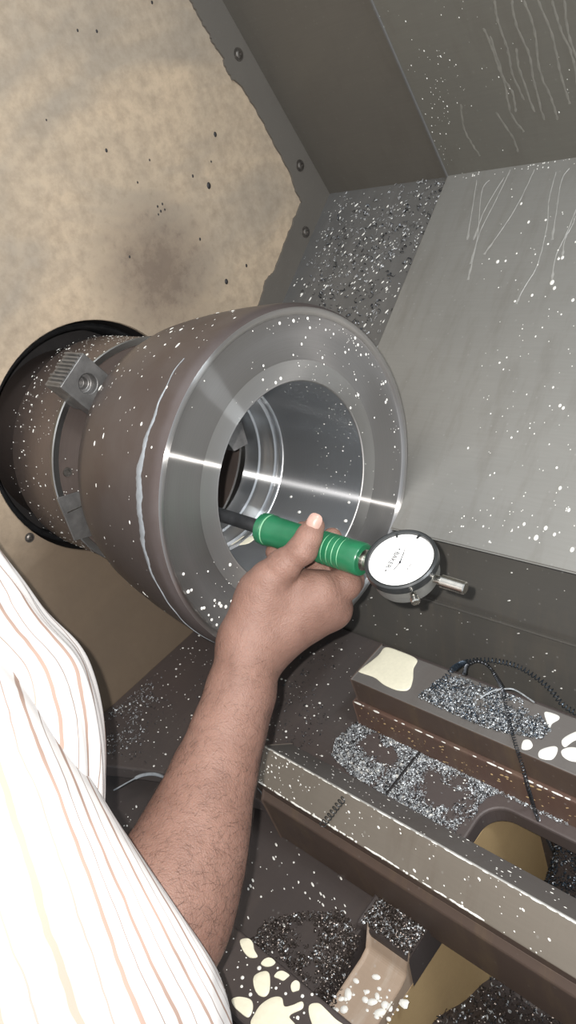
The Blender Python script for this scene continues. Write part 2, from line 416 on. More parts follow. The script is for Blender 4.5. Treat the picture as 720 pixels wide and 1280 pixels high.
# paint chips and dark spots on the panel, domed screw low on it
sp = []
for (u, v, r) in [(269, 168, 2.6), (261, 232, 3.4), (133, 188, 1.8), (283, 352, 3.0), (241, 220, 1.6), (250, 299, 1.6), (162, 321, 1.4), (308, 332, 1.8), (197, 258, 1.3), (203, 255, 1.3), (201, 264, 1.4), (206, 262, 1.2), (198, 268, 1.1), (97, 38, 1.3), (121, 39, 1.5), (190, 3, 1.6), (187, 200, 1.2), (264, 202, 1.2), (172, 228, 1.2), (58, 150, 1.0)]:
    P = on(u, v, 0, XW); sp.append((P, (1, 0, 0), (0, .3, 1), r*.0009, 1.3))
drops('dark_spots', [(p, n_, t, r, e) for p, n_, t, r, e in sp], 'black_recess', wl)
def screw(name, P, nrm, r, parent, mat='screw_steel'):
    d, a, b = frame(nrm); P = np.array(P)
    v, f = revolve([(0, r), (r*.35, r*.98), (r*.55, r*.7), (r*.6, r*.42), (r*.35, r*.40), (r*.35, .00001)], 6*4, P, d, a, b)
    v2, f2 = revolve([(.0, r*1.5), (r*.15, r*1.45), (r*.15, r*.9)], 24, P, d, a, b)
    v, f = merge([(v, f), (v2, f2)]); return obj(name, v, f, mat, parent)
screw('screw', on(37, 672, 0, XW), (1, 0, 0), .0036, wl)
# flange of dark sheet round the edge of the panel, its inner edge ragged with old paint
e_in = [(205, -60), (240, 0), (250, 22), (263, 42), (266, 52), (280, 72), (284, 88), (292, 100), (303, 106), (318, 132), (334, 160), (352, 195), (366, 222), (371, 238), (378, 252), (371, 268), (360, 296), (352, 318), (343, 340), (333, 350), (328, 372), (318, 395), (300, 440)]
inner = [on(u, v, 0, XW+.003) for u, v in e_in]; inn = []
for i in range(len(inner)-1):
    for k in range(5):
        t = k/5; p = inner[i]*(1-t)+inner[i+1]*t; j = .0011; inn.append(p+np.array([0, random.uniform(-j, j), random.uniform(-j, j)]))
inn.append(inner[-1])
outp = [PK+GT*.26+np.array([.003, 0, 0]), PK+GT*.15+np.array([.003, 0, 0]), PK+np.array([.003, 0, 0]), PK+UT*.25+np.array([.003, 0, 0]), PK+UT*.40+np.array([.003, 0, 0])]
vs = [np.array(p) for p in inn]; nI = len(vs); fs = []
# strip between ragged inner edge and the straight outer edge
def near_outer(p):
    q = p-PK; 
    # kink handled by projecting onto whichever leg the point belongs to
    su = q@UT; sg = q@GT
    return PK+UT*max(su, 0)+np.array([.003, 0, 0]) if su*1.0 > sg else PK+GT*max(sg, 0)+np.array([.003, 0, 0])
ki = min(range(nI), key=lambda i: np.linalg.norm(inn[i]-(PK+np.array([.003, -.053, .011])))); vo = [PK+(UT*max((p-PK)@UT, 0) if i < ki else GT*max((p-PK)@GT, 0))*(0 if abs(i-ki) < 1 else 1)+np.array([.003, 0, 0]) for i, p in enumerate(inn)]
vs += [p+((UN if i < ki else GN)*-.003) for i, p in enumerate(vo)]; vs += [p-np.array([.003, 0, 0]) for p in inn]
for i in range(nI-1): fs += [(i, i+1, nI+i+1, nI+i), (2*nI+i, 2*nI+i+1, i+1, i)]
fl = obj('trim_1', vs, fs, 'flange', smooth=False); tag(fl, kind='structure', label='dark sheet flange with screws along the edge of the beige panel')
for u, v in ((298, 68), (375, 207), (382, 290)): screw('screw', on(u, v, 0, XW+.003), (1, 0, 0), .0048, fl)
# upper wall: two overlapping panels
XJ = -.108
def slab(P0, e1, l1, e2, l2, th, nrm):
    P0 = np.array(P0, float); q = [P0, P0+e1*l1, P0+e1*l1+e2*l2, P0+e2*l2]; return prism(q, -th, nrm)
ex = np.array([1., 0, 0])
v, f = slab(PK-ex*.02-UT*.02, ex, .32+.9, UT, .8, .003, UN); wb = obj('wall_back', v, f, 'upper_sheet_left', smooth=False)
tag(wb, kind='structure', label='dark greenish grey upper wall sheets above the sloping guard')
v, f = slab(np.array([XJ, PK[1], PK[2]])+UN*.004+UT*.003, ex, .9, UT, .79, .004, UN); up = obj('panel', v, f, 'upper_sheet', wb, smooth=False); bevel(up, .001)
v, f = tube([np.array([XJ, PK[1], PK[2]])+UN*.004+UT*t_ for t_ in np.linspace(.003, .79, 12)], .0016, 6); obj('seam_bead', v, f, 'strip_sheet', wb)
# sloping guard sheets (things that lift out): narrow recessed strip by the headstock and wide sheet
gl = .36/1.0
LG = (PK[1]-.09)/(-GT[1])
v, f = slab(PK-ex*.0+GN*.0, ex, .30+XJ+.01, GT, LG, .004, GN); st = obj('guard_strip', v, f, 'strip_sheet', smooth=False, origin=tuple(PK))
tag(st, 'narrow dark sloping sheet strewn with pale chips beside the flange', 'guard panel')
gs = empty('guard_sheet', (XJ, PK[1], PK[2]), 'wide grey sloping metal sheet with coolant drips behind the workpiece', 'guard panel')
v, f = slab(np.array([XJ, PK[1], PK[2]])+GN*.005, ex, .95, GT, LG, .005, GN); o = keep(obj('panel', v, f, 'guard_sheet', gs, smooth=False), gs); bevel(o, .0012)
# folded lip under its lower edge
q0 = np.array([XJ, PK[1], PK[2]])+GN*.005+GT*LG
v, f = extrude_x([(q0[1], q0[2]), (q0[1]+.004, q0[2]-.002), (q0[1]+.020, q0[2]-.020), (q0[1]+.034, q0[2]-.020), (q0[1]+.030, q0[2]+.008)], XJ, .85); o = keep(obj('folded_lip', v, f, 'lower_wall', gs, smooth=False), gs)
v, f = extrude_x([(q0[1]-.001, q0[2]-.0005), (q0[1]+.004, q0[2]-.006), (q0[1]+.006, q0[2]+.002)], XJ, .85); keep(obj('edge_strip', v, f, 'guard_sheet', gs, smooth=False), gs)
# lower back wall
v, f = extrude_x([(.073, -.30), (.130, -.128), (.60, -.128), (.60, -.30)], XW, .9); lb = obj('wall_back', v, f, 'lower_wall', smooth=False)
tag(lb, kind='structure', label='dark stained lower back wall behind the flat bed way')
# thin pressed ridge along the lower wall
v, f = tube([(x, .096, -.207) for x in np.linspace(-.05, .9, 20)], .0016, 6); obj('ridge', v, f, 'lower_wall', lb)

# floor: red casting plate with window, its front edge
def plate():
    bm = bmesh.new()
    outline = [(-.30, .076), (.9, .076), (.9, -.041)]
    # window back edge and rounded corner, then its left edge to under the vee way
    outline += [(.175, -.041)] + [(.175-.021*math.sin(t), -.062+.021*math.cos(t)) for t in np.linspace(.15, PI/2, 8)] + [(.155, -.142), (.155, -.150)]
    outline += [(-.04, -.150), (-.10, -.164), (-.16, -.181), (-.22, -.205), (-.30, -.240)]
    return prism([(x, y, -.278) for x, y in outline], -.019, (0, 0, 1))
v, f = plate(); v = [np.array(p) for p in v]; fl_ = obj('floor', v, [tuple(reversed(q)) for q in f], 'red_casting', smooth=False); bevel(fl_, .002)
tag(fl_, kind='structure', label='dark red cast iron bed floor with an arched window')
# joint line between casting pieces
v, f = tube([on(541, 922, 2, -.2768), on(513, 955, 2, -.2768), on(484, 992, 2, -.2768)], .0015, 5); obj('joint', v, f, 'black_recess', fl_)
# deep pit: back wall, golden end wall, low floors
v, f = prism([(.153, -.146, -.2985), (.153, .014, -.2985), (.153, .014, -.60), (.153, -.50, -.60), (.153, -.50, -.346), (.153, -.20, -.346), (.153, -.184, -.346), (.153, -.176, -.338), (.153, -.146, -.338)], .012, (-1, 0, 0))
gw = obj('wall_front', v, f, 'golden_paint', smooth=False); tag(gw, kind='structure', label='golden beige painted end wall inside the bed window')
v, f = box(.10, .9, .014, .05, -.60, -.2985); pb = obj('wall_back', v, f, 'dark_casting', smooth=False); tag(pb, kind='structure', label='dark rear wall of the chip pit under the flat way')
# pit floor left (maroon) sloping gently, and chip pit right
v, f = box(-.32, .102, -.62, -.10, -.39, -.322); p1 = obj('floor', v, f, 'dark_casting', smooth=False); tag(p1, kind='structure', label='dark maroon lower floor between the bed ways')
v, f = box(.10, .9, -.62, .05, -.62, -.56); p2 = obj('floor', v, f, 'dark_casting', smooth=False); tag(p2, kind='structure', label='floor of the deep chip pit')
# cross rib: chip covered shelf, step down to pale puddled shelf
rib = empty('cross_rib', (.13, -.19, -.35), 'cast rib with chip covered upper shelf and pale stained lower shelf', 'rib')
prf = [(-.148, -.340), (-.148, -.313), (-.176, -.314), (-.181, -.314), (-.187, -.330), (-.195, -.336), (-.26, -.338), (-.26, -.385)]
bm_pts = prf
v, f = extrude_x(prf[:3]+[(-.179, -.3155), (-.183, -.340)], .100, .156); o = keep(obj('upper_shelf', v, f, 'dark_casting', rib, smooth=False), rib); bevel(o, .004, 3)
v, f = extrude_x([(-.179, -.385), (-.179, -.320), (-.186, -.333), (-.196, -.3365), (-.262, -.339), (-.262, -.385)], .110, .1528); o = keep(obj('lower_shelf', v, f, 'beige_step', rib, smooth=False), rib); bevel(o, .003, 3)

# ------------------------------------------------------------------ bed ways
r1 = empty('bed_way', (.4, .0025, -.247), 'flat grey bed way with cream coolant puddle on its end', 'bed way')
v, f = extrude_x([(-.023, -.246), (-.023, -.215), (.028, -.215), (.028, -.246)], .001, .9); o = keep(obj('way_top', v, f, ['way_grey', 'way_side'], r1, smooth=False, mi=[1, 0, 1, 0, 1, 1]), r1); bevel(o, .0012)
v, f = extrude_x([(-.029, -.279), (-.027, -.249), (-.0265, -.246), (.030, -.246), (.032, -.279)], -.004, .9); o = keep(obj('way_base', v, f, 'rusty_casting', r1, smooth=False), r1); bevel(o, .001)
lipp = [np.array([x, -.0255, -.2458]) for x in np.linspace(.0, .5, 60)]
its = [((p[0]+random.uniform(-.003, .003), p[1]-.0008, p[2]), (0, -.5, 1), (1, 0, 0), random.uniform(.0004, .0009), random.uniform(3, 7)) for p in lipp if random.random() < .7]
keep(drops('coolant_line', its, 'coolant_white', r1), r1)
its = [((random.uniform(0, .4), -.0272-.0013*t, -.250-.027*t), (0, -1, .07), (1, 0, .3), .0004+.0008*random.random()**2, random.uniform(1, 2.5)) for t in [random.random() for _ in range(170)]]
keep(drops('rust_flecks', its, 'golden_paint', r1), r1)
P = np.stack([RNG.uniform(.03, .22, 500), -.0275-RNG.random(500)*.004, np.full(500, -.2775)], 1); keep(chips('pale_chips', P, (0, 0, 1), .0011, 'chip_light', r1, .4), r1)
r2 = empty('bed_way', (.4, -.123, -.25), 'vee shaped bed way with a bright wet ridge crossing the foreground', 'bed way')
v, f = extrude_x([(-.147, -.246), (-.1245, -.220), (-.1228, -.220), (-.097, -.246), (-.097, -.262), (-.147, -.262)], -.026, .9)
o = keep(obj('way_top', v, f, ['way_steel', 'way_side', 'worn_edge', 'way_grey'], r2, smooth=False, mi=[0, 0, 0, 2, 3, 1, 1, 1]), r2); bevel(o, .0008)
v, f = extrude_x([(-.1525, -.322), (-.1525, -.262), (-.1465, -.254), (-.100, -.254), (-.096, -.262), (-.096, -.322)], -.022, .9); o = keep(obj('way_base', v, f, 'way_side', r2, smooth=False), r2); bevel(o, .0015)
its = []
for i in range(110):
    x = random.uniform(-.025, .22); t = random.random(); its.append(((x, -.1465+.0007*random.random(), -.2452), (0, -.7, .7), (1, 0, 0), random.uniform(.0004, .0011), random.uniform(1, 6)))
for i in range(80):
    x = random.uniform(-.025, .34); its.append(((x, -.1245, -.2200), (0, -.3, 1), (1, 0, 0), random.uniform(.0003, .0007), random.uniform(2, 9)))
for i in range(130):
    x = -.024+.36*random.random()**1.9; t = random.random(); its.append(((x, -.1245-.0225*t, -.220-.026*t), (0, -.756, .654), (1, 0, -.6), .0003+.0007*random.random()**2, random.uniform(1, 1.9)))
for i in range(110):
    x = random.uniform(-.02, .4); t = random.random(); its.append(((x, -.1228+.0258*t, -.220-.026*t), (0, .71, .70), (1, 0, 0), .0003+.0005*random.random()**2, random.uniform(1, 2.6)))
keep(drops('coolant_drops', its, 'coolant_white', r2), r2)
r3 = empty('bed_way', (.3, -.277, -.26), 'dark front bed way with many cream coolant puddles at the bottom edge', 'bed way')
v, f = extrude_x([(-.302, -.275), (-.302, -.245), (-.256, -.245), (-.256, -.275)], .006, .9); o = keep(obj('way_top', v, f, 'dark_casting', r3, smooth=False), r3); bevel(o, .0015)
v, f = extrude_x([(-.31, -.353), (-.306, -.275), (-.252, -.275), (-.247, -.353)], .004, .9); o = keep(obj('way_base', v, f, 'dark_casting', r3, smooth=False), r3); bevel(o, .001)

# puddles
def pud(px, ax, val, nrm, h, label, group=None, mat='coolant_milk'):
    o = puddle('coolant_puddle', [on(u, v, ax, val) for u, v in px], nrm, h, mat); tag(o, label, 'puddle', group); return o
pud([(482, 809), (500, 814), (521, 824), (517, 836), (516, 850), (511, 862), (497, 863), (480, 856), (468, 847), (451, 841), (449, 838), (462, 828), (474, 818)], 2, -.215, (0, 0, 1), .0008, 'large cream coolant puddle on the left end of the flat way')
for px, lb_ in [([(654, 926), (662, 925), (666, 932), (661, 937), (652, 936)], 'small round coolant spot on the flat way below the chips'),
            ([(675, 938), (690, 933), (697, 935), (695, 944), (688, 950), (674, 947)], 'oval coolant puddle with chips in it on the flat way'),
            ([(681, 890), (697, 894), (699, 899), (690, 905), (687, 912), (683, 902)], 'pointed pale coolant patch near the back edge of the flat way'),
            ([(702, 926), (712, 918), (730, 912), (735, 920), (718, 926), (706, 934)], 'ragged pale coolant patch on the flat way at the right edge'),
            ([(702, 938), (714, 934), (730, 938), (740, 952), (716, 952), (704, 946)], 'pale coolant patch near the front edge of the flat way')]:
    pud(px, 2, -.215, (0, 0, 1), .0005, lb_, None, 'coolant_white')
def blob(cu, cv, ru, rv, k=9, j=.18, rot=0):
    out = []
    for i in range(k):
        a = 2*PI*i/k; r = 1+random.uniform(-j, j); x = ru*math.cos(a)*r; y = rv*math.sin(a)*r
        out.append((cu+x*math.cos(rot)-y*math.sin(rot), cv+x*math.sin(rot)+y*math.cos(rot)))
    return out
p3 = [([(300, 1176), (310, 1173), (316, 1178), (318, 1187), (322, 1196), (312, 1197), (304, 1189)], 'cream puddle nearest the sleeve cuff at the back edge of the front way'),
      (blob(335, 1203, 8, 6), 'small cream puddle below the topmost one on the front way'),
      (blob(352, 1219, 9, 6), 'small cream puddle at the back edge of the front way'),
      (blob(369, 1233, 6, 7), 'small round cream puddle under the chips on the front way'),
      ([(318, 1220), (330, 1214), (337, 1218), (337, 1238), (331, 1246), (322, 1243), (317, 1232)], 'square cream puddle in the middle of the front way'),
      ([(290, 1249), (300, 1246), (314, 1250), (316, 1262), (310, 1272), (298, 1264), (291, 1256)], 'cream puddle near the outer edge of the front way'),
      ([(318, 1268), (326, 1256), (340, 1247), (352, 1247), (356, 1258), (368, 1256), (378, 1252), (378, 1261), (362, 1270), (370, 1282), (368, 1296), (340, 1302), (322, 1290), (313, 1280)], 'largest cream puddle with a side arm at the bottom of the front way'),
      ([(386, 1258), (398, 1254), (408, 1262), (420, 1274), (440, 1290), (430, 1305), (405, 1300), (390, 1280)], 'cream puddle at the bottom right of the front way')]
for px, lb_ in p3: pud(px, 2, -.245, (0, 0, 1), .0009, lb_, 'cream puddles on the front way')
its = []
for (u, v, r) in [(266, 1213, 5), (303, 1222, 2.6), (324, 1210, 3), (313, 1243, 2.6), (378, 1245, 2.4), (289, 1149, 2.5), (279, 1238, 3), (302, 1233, 2), (345, 1235, 2), (357, 1242, 2), (390, 1243, 2), (347, 1210, 1.6), (297, 1209, 1.5), (283, 1190, 1.2), (309, 1206, 1.2), (372, 1272, 2.4), (380, 1266, 1.5), (268, 1239, 3)]:
    its.append((on(u, v, 2, -.245), (0, 0, 1), (1, 0, 0), r*.00055, 1.1))
for i in range(90): its.append(((random.uniform(.02, .25), random.uniform(-.298, -.258), -.245), (0, 0, 1), (1, 0, 0), random.uniform(.0002, .0006), 1.2))
keep(drops('coolant_drops', its, 'coolant_white', r3), r3)

# ------------------------------------------------------------------ chuck
ck = empty('lathe_chuck', (-.26, 0, 0), 'round rusty steel lathe chuck behind the workpiece', 'chuck')
v, f = revolve([(-.375, .055), (-.375, .102), (-.292, .104), (-.290, .1165), (-.288, .1175), (-.213, .1175), (-.2065, .1172), (-.2065, .02)], 120); keep(obj('chuck_body', v, f, 'chuck_steel', ck), ck)
v, f = revolve([(-.2115, .1178), (-.2055, .1190), (-.2045, .1180), (-.2045, .1125), (-.2065, .1115)], 120, closed_prof=False); keep(obj('edge_ring', v, f, 'chuck_edge', ck), ck)
v, f = revolve([(-.2060, .088), (-.2045, .084), (-.2045, .0), ], 60); keep(obj('centre_plate', v, f, 'black_recess', ck), ck)
def jaw(px_like, top_r, x0, x1, ang, wid, rl, full=True):
    # block along radial direction; ang measured in the YZ plane
    er = np.array([0, math.cos(ang), math.sin(ang)]); et = np.array([0, -math.sin(ang), math.cos(ang)])
    parts = []
    def P(x, r, t): return np.array([x, 0, 0])+er*r+et*t
    # front block with round counterbore: polygonal face ring + hole
    hw = wid/2; r0 = top_r-rl; n = 32; cxr = top_r-rl*.56; hr = .0092; vs = []; fs = []
    def sq(t):
        c, s_ = math.cos(t), math.sin(t); k = min((top_r-cxr)/max(s_, 1e-9) if s_ > 0 else (cxr-r0)/max(-s_, 1e-9), hw/max(abs(c), 1e-9)); return c*k, s_*k
    ts = sorted([2*PI*i/n for i in range(n)]+[math.atan2(top_r-cxr, hw), math.atan2(top_r-cxr, -hw), math.atan2(-(cxr-r0), hw) % (2*PI), math.atan2(-(cxr-r0), -hw) % (2*PI)])
    m_ = len(ts)
    for t in ts:
        a, b = sq(t); vs += [P(x1, cxr+b, a), P(x1, cxr+hr*math.sin(t), hr*math.cos(t)), P(x1-.010, cxr+hr*math.sin(t), hr*math.cos(t)), P(x1-.010, cxr+hr*.62*math.sin(t), hr*.62*math.cos(t)), P(x1-.017, cxr+hr*.62*math.sin(t), hr*.62*math.cos(t)), P(x1-.017, cxr, 0), P(x0, cxr+b, a)]
    for i in range(m_):
        j = (i+1) % m_
        for q in range(5): fs.append((i*7+q, j*7+q, j*7+q+1, i*7+q+1))
        fs.append((i*7+6, j*7+6, j*7, i*7))
    fs.append(tuple(i*7+6 for i in range(m_-1, -1, -1)))
    return vs, fs, P, hw, r0
ja = math.atan2(.91, -.41)
for k, a_ in enumerate((ja, ja+2*PI/3, ja+4*PI/3)):
    v, f, P, hw, r0 = jaw(None, .1425 if k == 0 else .124, -.205, -.176, a_, .038, .036)
    j = keep(obj('jaw', v, f, 'jaw_steel', ck, smooth=True, angle=30), ck); bevel(j, .0007)
    if k == 0:
        # serrations: ridges along the spindle axis on the outer end of the jaw, stepped
        for i in range(9):
            t0 = -hw+.0015+i*.0040; v_ = [P(-.1762, .1424, t0), P(-.1762, .1446, t0+.0008), P(-.1762, .1446, t0+.0022), P(-.1762, .1424, t0+.0030), P(-.2035+.002*(i % 3), .1424, t0), P(-.2035+.002*(i % 3), .1446, t0+.0008), P(-.2035+.002*(i % 3), .1446, t0+.0022), P(-.2035+.002*(i % 3), .1424, t0+.0030)]
            s_ = obj('tooth', v_, [(0, 1, 2, 3), (7, 6, 5, 4), (0, 4, 5, 1), (1, 5, 6, 2), (2, 6, 7, 3)], 'jaw_steel', j, smooth=False)
    # master jaw in its slot
    er = np.array([0, math.cos(a_), math.sin(a_)]); et = np.array([0, -math.sin(a_), math.cos(a_)])
    q = [np.array([-.2065, 0, 0])+er*r_+et*t_ for r_, t_ in ((.05, -.013), (.121, -.013), (.121, .013), (.05, .013))]
    v, f = prism(q, .0075, (1, 0, 0)); b_ = keep(obj('master_jaw', v, f, 'jaw_steel', ck, smooth=False), ck); bevel(b_, .001)
    # inner gripping part reaching into the bore
    q = [np.array([-.176, 0, 0])+er*r_+et*t_ for r_, t_ in ((.038, -.013), (.108, -.016), (.108, .016), (.038, .013), (.033, 0))]
    v, f = prism(q, -.029, (1, 0, 0)); b_ = keep(obj('grip_step', v, f, 'jaw_steel', ck, smooth=False), ck); bevel(b_, .001)
    q = [np.array([-.176, 0, 0])+er*r_+et*t_ for r_, t_ in ((.048, -.012), (.0675, -.013), (.0675, .013), (.048, .012), (.043, 0))]
    v, f = prism(q, .034, (1, 0, 0)); b_ = keep(obj('grip', v, f, 'jaw_steel', ck, smooth=False), ck); bevel(b_, .001)
# slot with a bright edge and a screw hole on the chuck face
for u, v_, r in ((84, 590, .0045),):
    P = on(u, v_, 0, -.2063); v, f = revolve([(0, r), (.0012, r*.95), (.0012, r*.6), (.0002, r*.5), (.0002, .00001)], 20, P, (1, 0, 0)); keep(obj('screw', v, f, 'screw_steel', ck), ck)
q = [on(u, v, 0, -.2058) for u, v in ((70, 622), (104, 612), (120, 668), (92, 676))]; v, f = prism(q, .0015, (1, 0, 0)); o = keep(obj('balance_block', v, f, 'jaw_steel', ck, smooth=False), ck); bevel(o, .0006)
v, f = tube([on(84, 641, 0, -.2040), on(106, 631, 0, -.2040)], .0006, 6); keep(obj('bright_edge', v, f, 'bright_steel', ck), ck)
its = []
for i in range(420):
    t = random.uniform(math.radians(60), math.radians(215)); x = random.uniform(-.30, -.212); 
    if random.random() < .45 and t > math.radians(150): continue
    nn = np.array([0, math.cos(t), math.sin(t)]); its.append((np.array([x, 0, 0])+nn*.1176, nn, (1, 0, 0) if random.random() < .5 else np.cross(nn, (1, 0, 0)), (.00022+.0007*random.random()**2.5), random.uniform(1, 2.4)))
for i in range(60):
    t = random.uniform(math.radians(150), math.radians(235)); r = random.uniform(.075, .112); nn = np.array([0, math.cos(t), math.sin(t)]); its.append((np.array([-.2064, 0, 0])+nn*r, (1, 0, 0), (0, 0, 1), random.uniform(.0003, .0008), 1.3))
keep(drops('coolant_drops', its, 'coolant_white', ck), ck)
# dark throat behind the opening: rubber seal ring and recess
hy, hz, hr = HOLE
th = empty('spindle_seal', (-.33, hy, hz), 'black ring recess around the chuck in the beige panel', 'seal ring')
v, f = revolve([(.0, hr+.0005), (-.012, hr), (-.05, hr-.002), (-.085, hr-.004), (-.085, .05)], 96, (XW+.0012, hy, hz)); keep(obj('recess', v, f, 'black_recess', th), th)
v, f = revolve([(-.012, hr-.0035), (-.006, hr-.0065), (-.010, hr-.0095), (-.05, hr-.0100)], 96, (XW-.006, hy, hz)); keep(obj('inner_ring', v, f, 'rod_black', th), th)

# ------------------------------------------------------------------ workpiece
wp = empty('steel_ring_workpiece', (-.07, 0, 0), 'large thick dark steel ring with machined face and bore, held in the chuck', 'workpiece')
outerp = [(-.155, .112), (-.150, .122), (-.140, .1295), (-.125, .1345), (-.105, .1385), (-.08, .1425), (-.05, .1462), (-.03, .1480), (-.014, .1492), (-.006, .1494), (-.001, .1482), (.0022, .1462), (.0028, .1442), (.0018, .1418), (.0, .1400)]
v, f = revolve(outerp[:-3], 200); keep(obj('outer_skin', v, f, 'rolled_skin', wp), wp)
v, f = revolve(outerp[-4:], 200); keep(obj('machined_corner', v, f, 'rim_steel', wp), wp)
facep = [(.0, .1400), (-.0006, .1392), (-.0014, .125), (-.0030, .1065), (-.0034, .1050), (-.0036, .1040), (-.0030, .0885), (-.0026, .0875), (-.0033, .0866), (-.0042, .0864)]
v, f = revolve(facep[5:], 200); keep(obj('inner_ring', v, f, 'ring_steel', wp), wp)
v, f = revolve(facep[:6], 200); keep(obj('machined_face', v, f, 'turned_steel', wp), wp)
borep = [(-.0042, .0864), (-.03, .0862), (-.07, .0858), (-.108, .0852)]
v, f = revolve(borep, 200); keep(obj('bore', v, f, 'bore_steel', wp), wp)
gp = [(-.108, .0852), (-.1095, .0836), (-.112, .0832), (-.1135, .0850), (-.116, .0850), (-.1175, .0818), (-.124, .0808), (-.1255, .0800), (-.135, .0785), (-.136, .0765), (-.148, .0750), (-.153, .0735), (-.155, .0745)]
v, f = revolve(gp, 200); keep(obj('bore_grooves', v, f, 'groove_steel', wp), wp)
v, f = revolve([(-.155, .0745), (-.1552, .09), (-.155, .112)], 120); keep(obj('rear_face', v, f, 'rolled_skin', wp), wp)
# drops over the outside, face and bore
def prad(prof, x):
    xs = [p[0] for p in prof]; rs = [p[1] for p in prof]; return float(np.interp(x, xs, rs))
its = []
for i in range(260):
    t = random.uniform(math.radians(70), math.radians(245)); x = random.uniform(-.145, -.008)
    if random.random() > (.85 if t < math.radians(140) else .35): continue
    nn = np.array([.15, math.cos(t), math.sin(t)]); r = prad(outerp[:10], x)-.0001; big = random.random()**4
    its.append((np.array([x, math.cos(t)*r, math.sin(t)*r]), nn, np.cross(nn, (1, 0, .0)), .0003+.0010*big, random.uniform(1.2, 3.0)))
for i in range(330):
    if random.random() < .5: t = random.gauss(math.radians(38), math.radians(38)); r = random.choice([random.gauss(.134, .003), random.gauss(.105, .012)])
    else: t = random.gauss(math.radians(222), math.radians(20)); r = random.uniform(.09, .138)
    r = min(max(r, .089), .138); big = random.random()**5
    its.append(((prad(facep[:7][::-1], -.003+.003*max(0, (r-.105)/.035)) and (-.0030 if r < .1045 else -.0024+.0024*(r-.1065)/.035), math.cos(t)*r, math.sin(t)*r), (1, 0, 0), (0, 0, 1), .0003+.0012*big, 1.15))
for (u, v, r) in [(384, 770, 2.4), (275, 757, 2.6), (251, 760, 2.2), (234, 739, 2.6), (238, 737, 2), (228, 717, 2), (273, 754, 2.6), (281, 758, 2.6), (267, 750, 2), (295, 765, 2), (288, 751, 2.2), (303, 741, 2.2), (348, 404, 2.2), (446, 431, 2.2), (456, 443, 2)]:
    p = on(u, v, 0, -.002); its.append((p+np.array([.0015, 0, 0]), (1, 0, 0), (0, 0, 1), r*.0006, 1.1))
for i in range(160):
    t = random.uniform(-.9, 1.9); x = random.uniform(-.105, -.006); nn = -np.array([0, math.cos(t), math.sin(t)]); its.append((np.array([x, 0, 0])-nn*.0860, nn, (1, 0, 0), .0003+.0005*random.random()**3, 1.3))
for (u, v, r) in [(364, 621, 3), (374, 640, 3.2), (436, 628, 2.6), (432, 651, 3.2), (420, 662, 3)]:
    p = oncyl(u, v, .0858); nn = -np.array([0, p[1], p[2]]); its.append((p, nn, (1, 0, 0), r*.0005, 1.4))
keep(drops('coolant_drops', its, 'coolant_white', wp), wp)
# milky patches low in the bore, seen under the rod
for px in ([(281, 672), (288, 668), (296, 664), (300, 668), (292, 674), (283, 677)], [(284, 679), (296, 672), (310, 670), (320, 671), (312, 679), (299, 682), (288, 682)]):
    pts = [oncyl(u, v, .0856) for u, v in px]; c = sum(pts)/len(pts); keep(puddle('coolant_patch', pts, -np.array([0, c[1], c[2]])/np.linalg.norm(c[1:]), .0006, 'coolant_milk', wp), wp)
# dried coolant streak running round the outside behind the front corner
tr = spline([on(u, v, 0, -.028) for u, v in [(288, 398), (262, 415), (240, 438), (212, 475), (200, 500)]], 6)
def ribbon(name, ths, xs, ws, mat):
    V = []; Fc = []
    for t, x, w_ in zip(ths, xs, ws):
        for s_ in (-1, -.5, .5, 1):
            xx = x+s_*w_; r = prad(outerp[:10], xx)+(.0005 if abs(s_) < 1 else -.0001); V.append((xx, math.cos(t)*r, math.sin(t)*r))
    for i in range(len(ths)-1):
        for q in range(3): Fc.append((i*4+q, i*4+q+1, i*4+4+q+1, i*4+4+q))
    return keep(obj(name, V, Fc, mat, wp), wp)
n_ = 160; ths = np.linspace(math.radians(108), math.radians(258), n_); wv = []; xs_ = []
for i, t in enumerate(ths):
    g_ = math.degrees(t); wv.append((.0042*max(0, 1-abs(g_-150)/32)+.0008*(1+.5*math.sin(g_*.9))*(1 if g_ > 150 else max(.15, 1-(150-g_)/60)))*(1+.25*random.uniform(-1, 1)))
    xs_.append(-.0185+.0012*math.sin(g_*.21)+.0008*math.sin(g_*.6)+.00003*(g_-170))
ribbon('coolant_streak', ths, xs_, wv, 'coolant_film')

# ------------------------------------------------------------------ drips and drops on sheets
def sheet_pt(u, v, up_=False):
    P0 = PK+(UN*.004 if up_ else GN*.005); return onpl(u, v, P0, UN if up_ else GN)
def drip(pts, w0, nrm, parent, mat='drip_film', end=0):
    p = spline(pts, 6); V = []; Fc = []; n = len(p); nrm = np.array(nrm)
    for i, q in enumerate(p):
        d = p[min(i+1, n-1)]-p[max(i-1, 0)]; s_ = np.cross(nrm, d); s_ /= np.linalg.norm(s_); ww = w0*(.5+.5*math.sin(i*1.3)**2)*(1 if i < n-3 else 1+end)
        q = q+s_*random.uniform(-.25, .25)*w0
        V += [q-s_*ww-nrm*.0001, q+nrm*.0003, q+s_*ww-nrm*.0001]
    for i in range(n-1):
        for k in (0, 1): Fc.append((i*3+k, i*3+k+1, i*3+3+k+1, i*3+3+k))
    return V, Fc
parts = []
for pts in [[(638, 212), (620, 250), (600, 290), (588, 330)], [(630, 222), (606, 262), (592, 300)], [(668, 212), (650, 250), (632, 280), (605, 318)], [(695, 215), (686, 250), (684, 280), (672, 330), (655, 360), (645, 380)], [(712, 210), (702, 225), (696, 260), (690, 300)], [(596, 225), (590, 262), (584, 300)], [(720, 262), (708, 292), (694, 322), (690, 352)], [(612, 225), (602, 240), (596, 300), (585, 350)], [(719, 270), (716, 280), (706, 300), (703, 322)]]:
    parts.append(drip([sheet_pt(u, v) for u, v in pts], .0009, GN, gs, end=1.2))
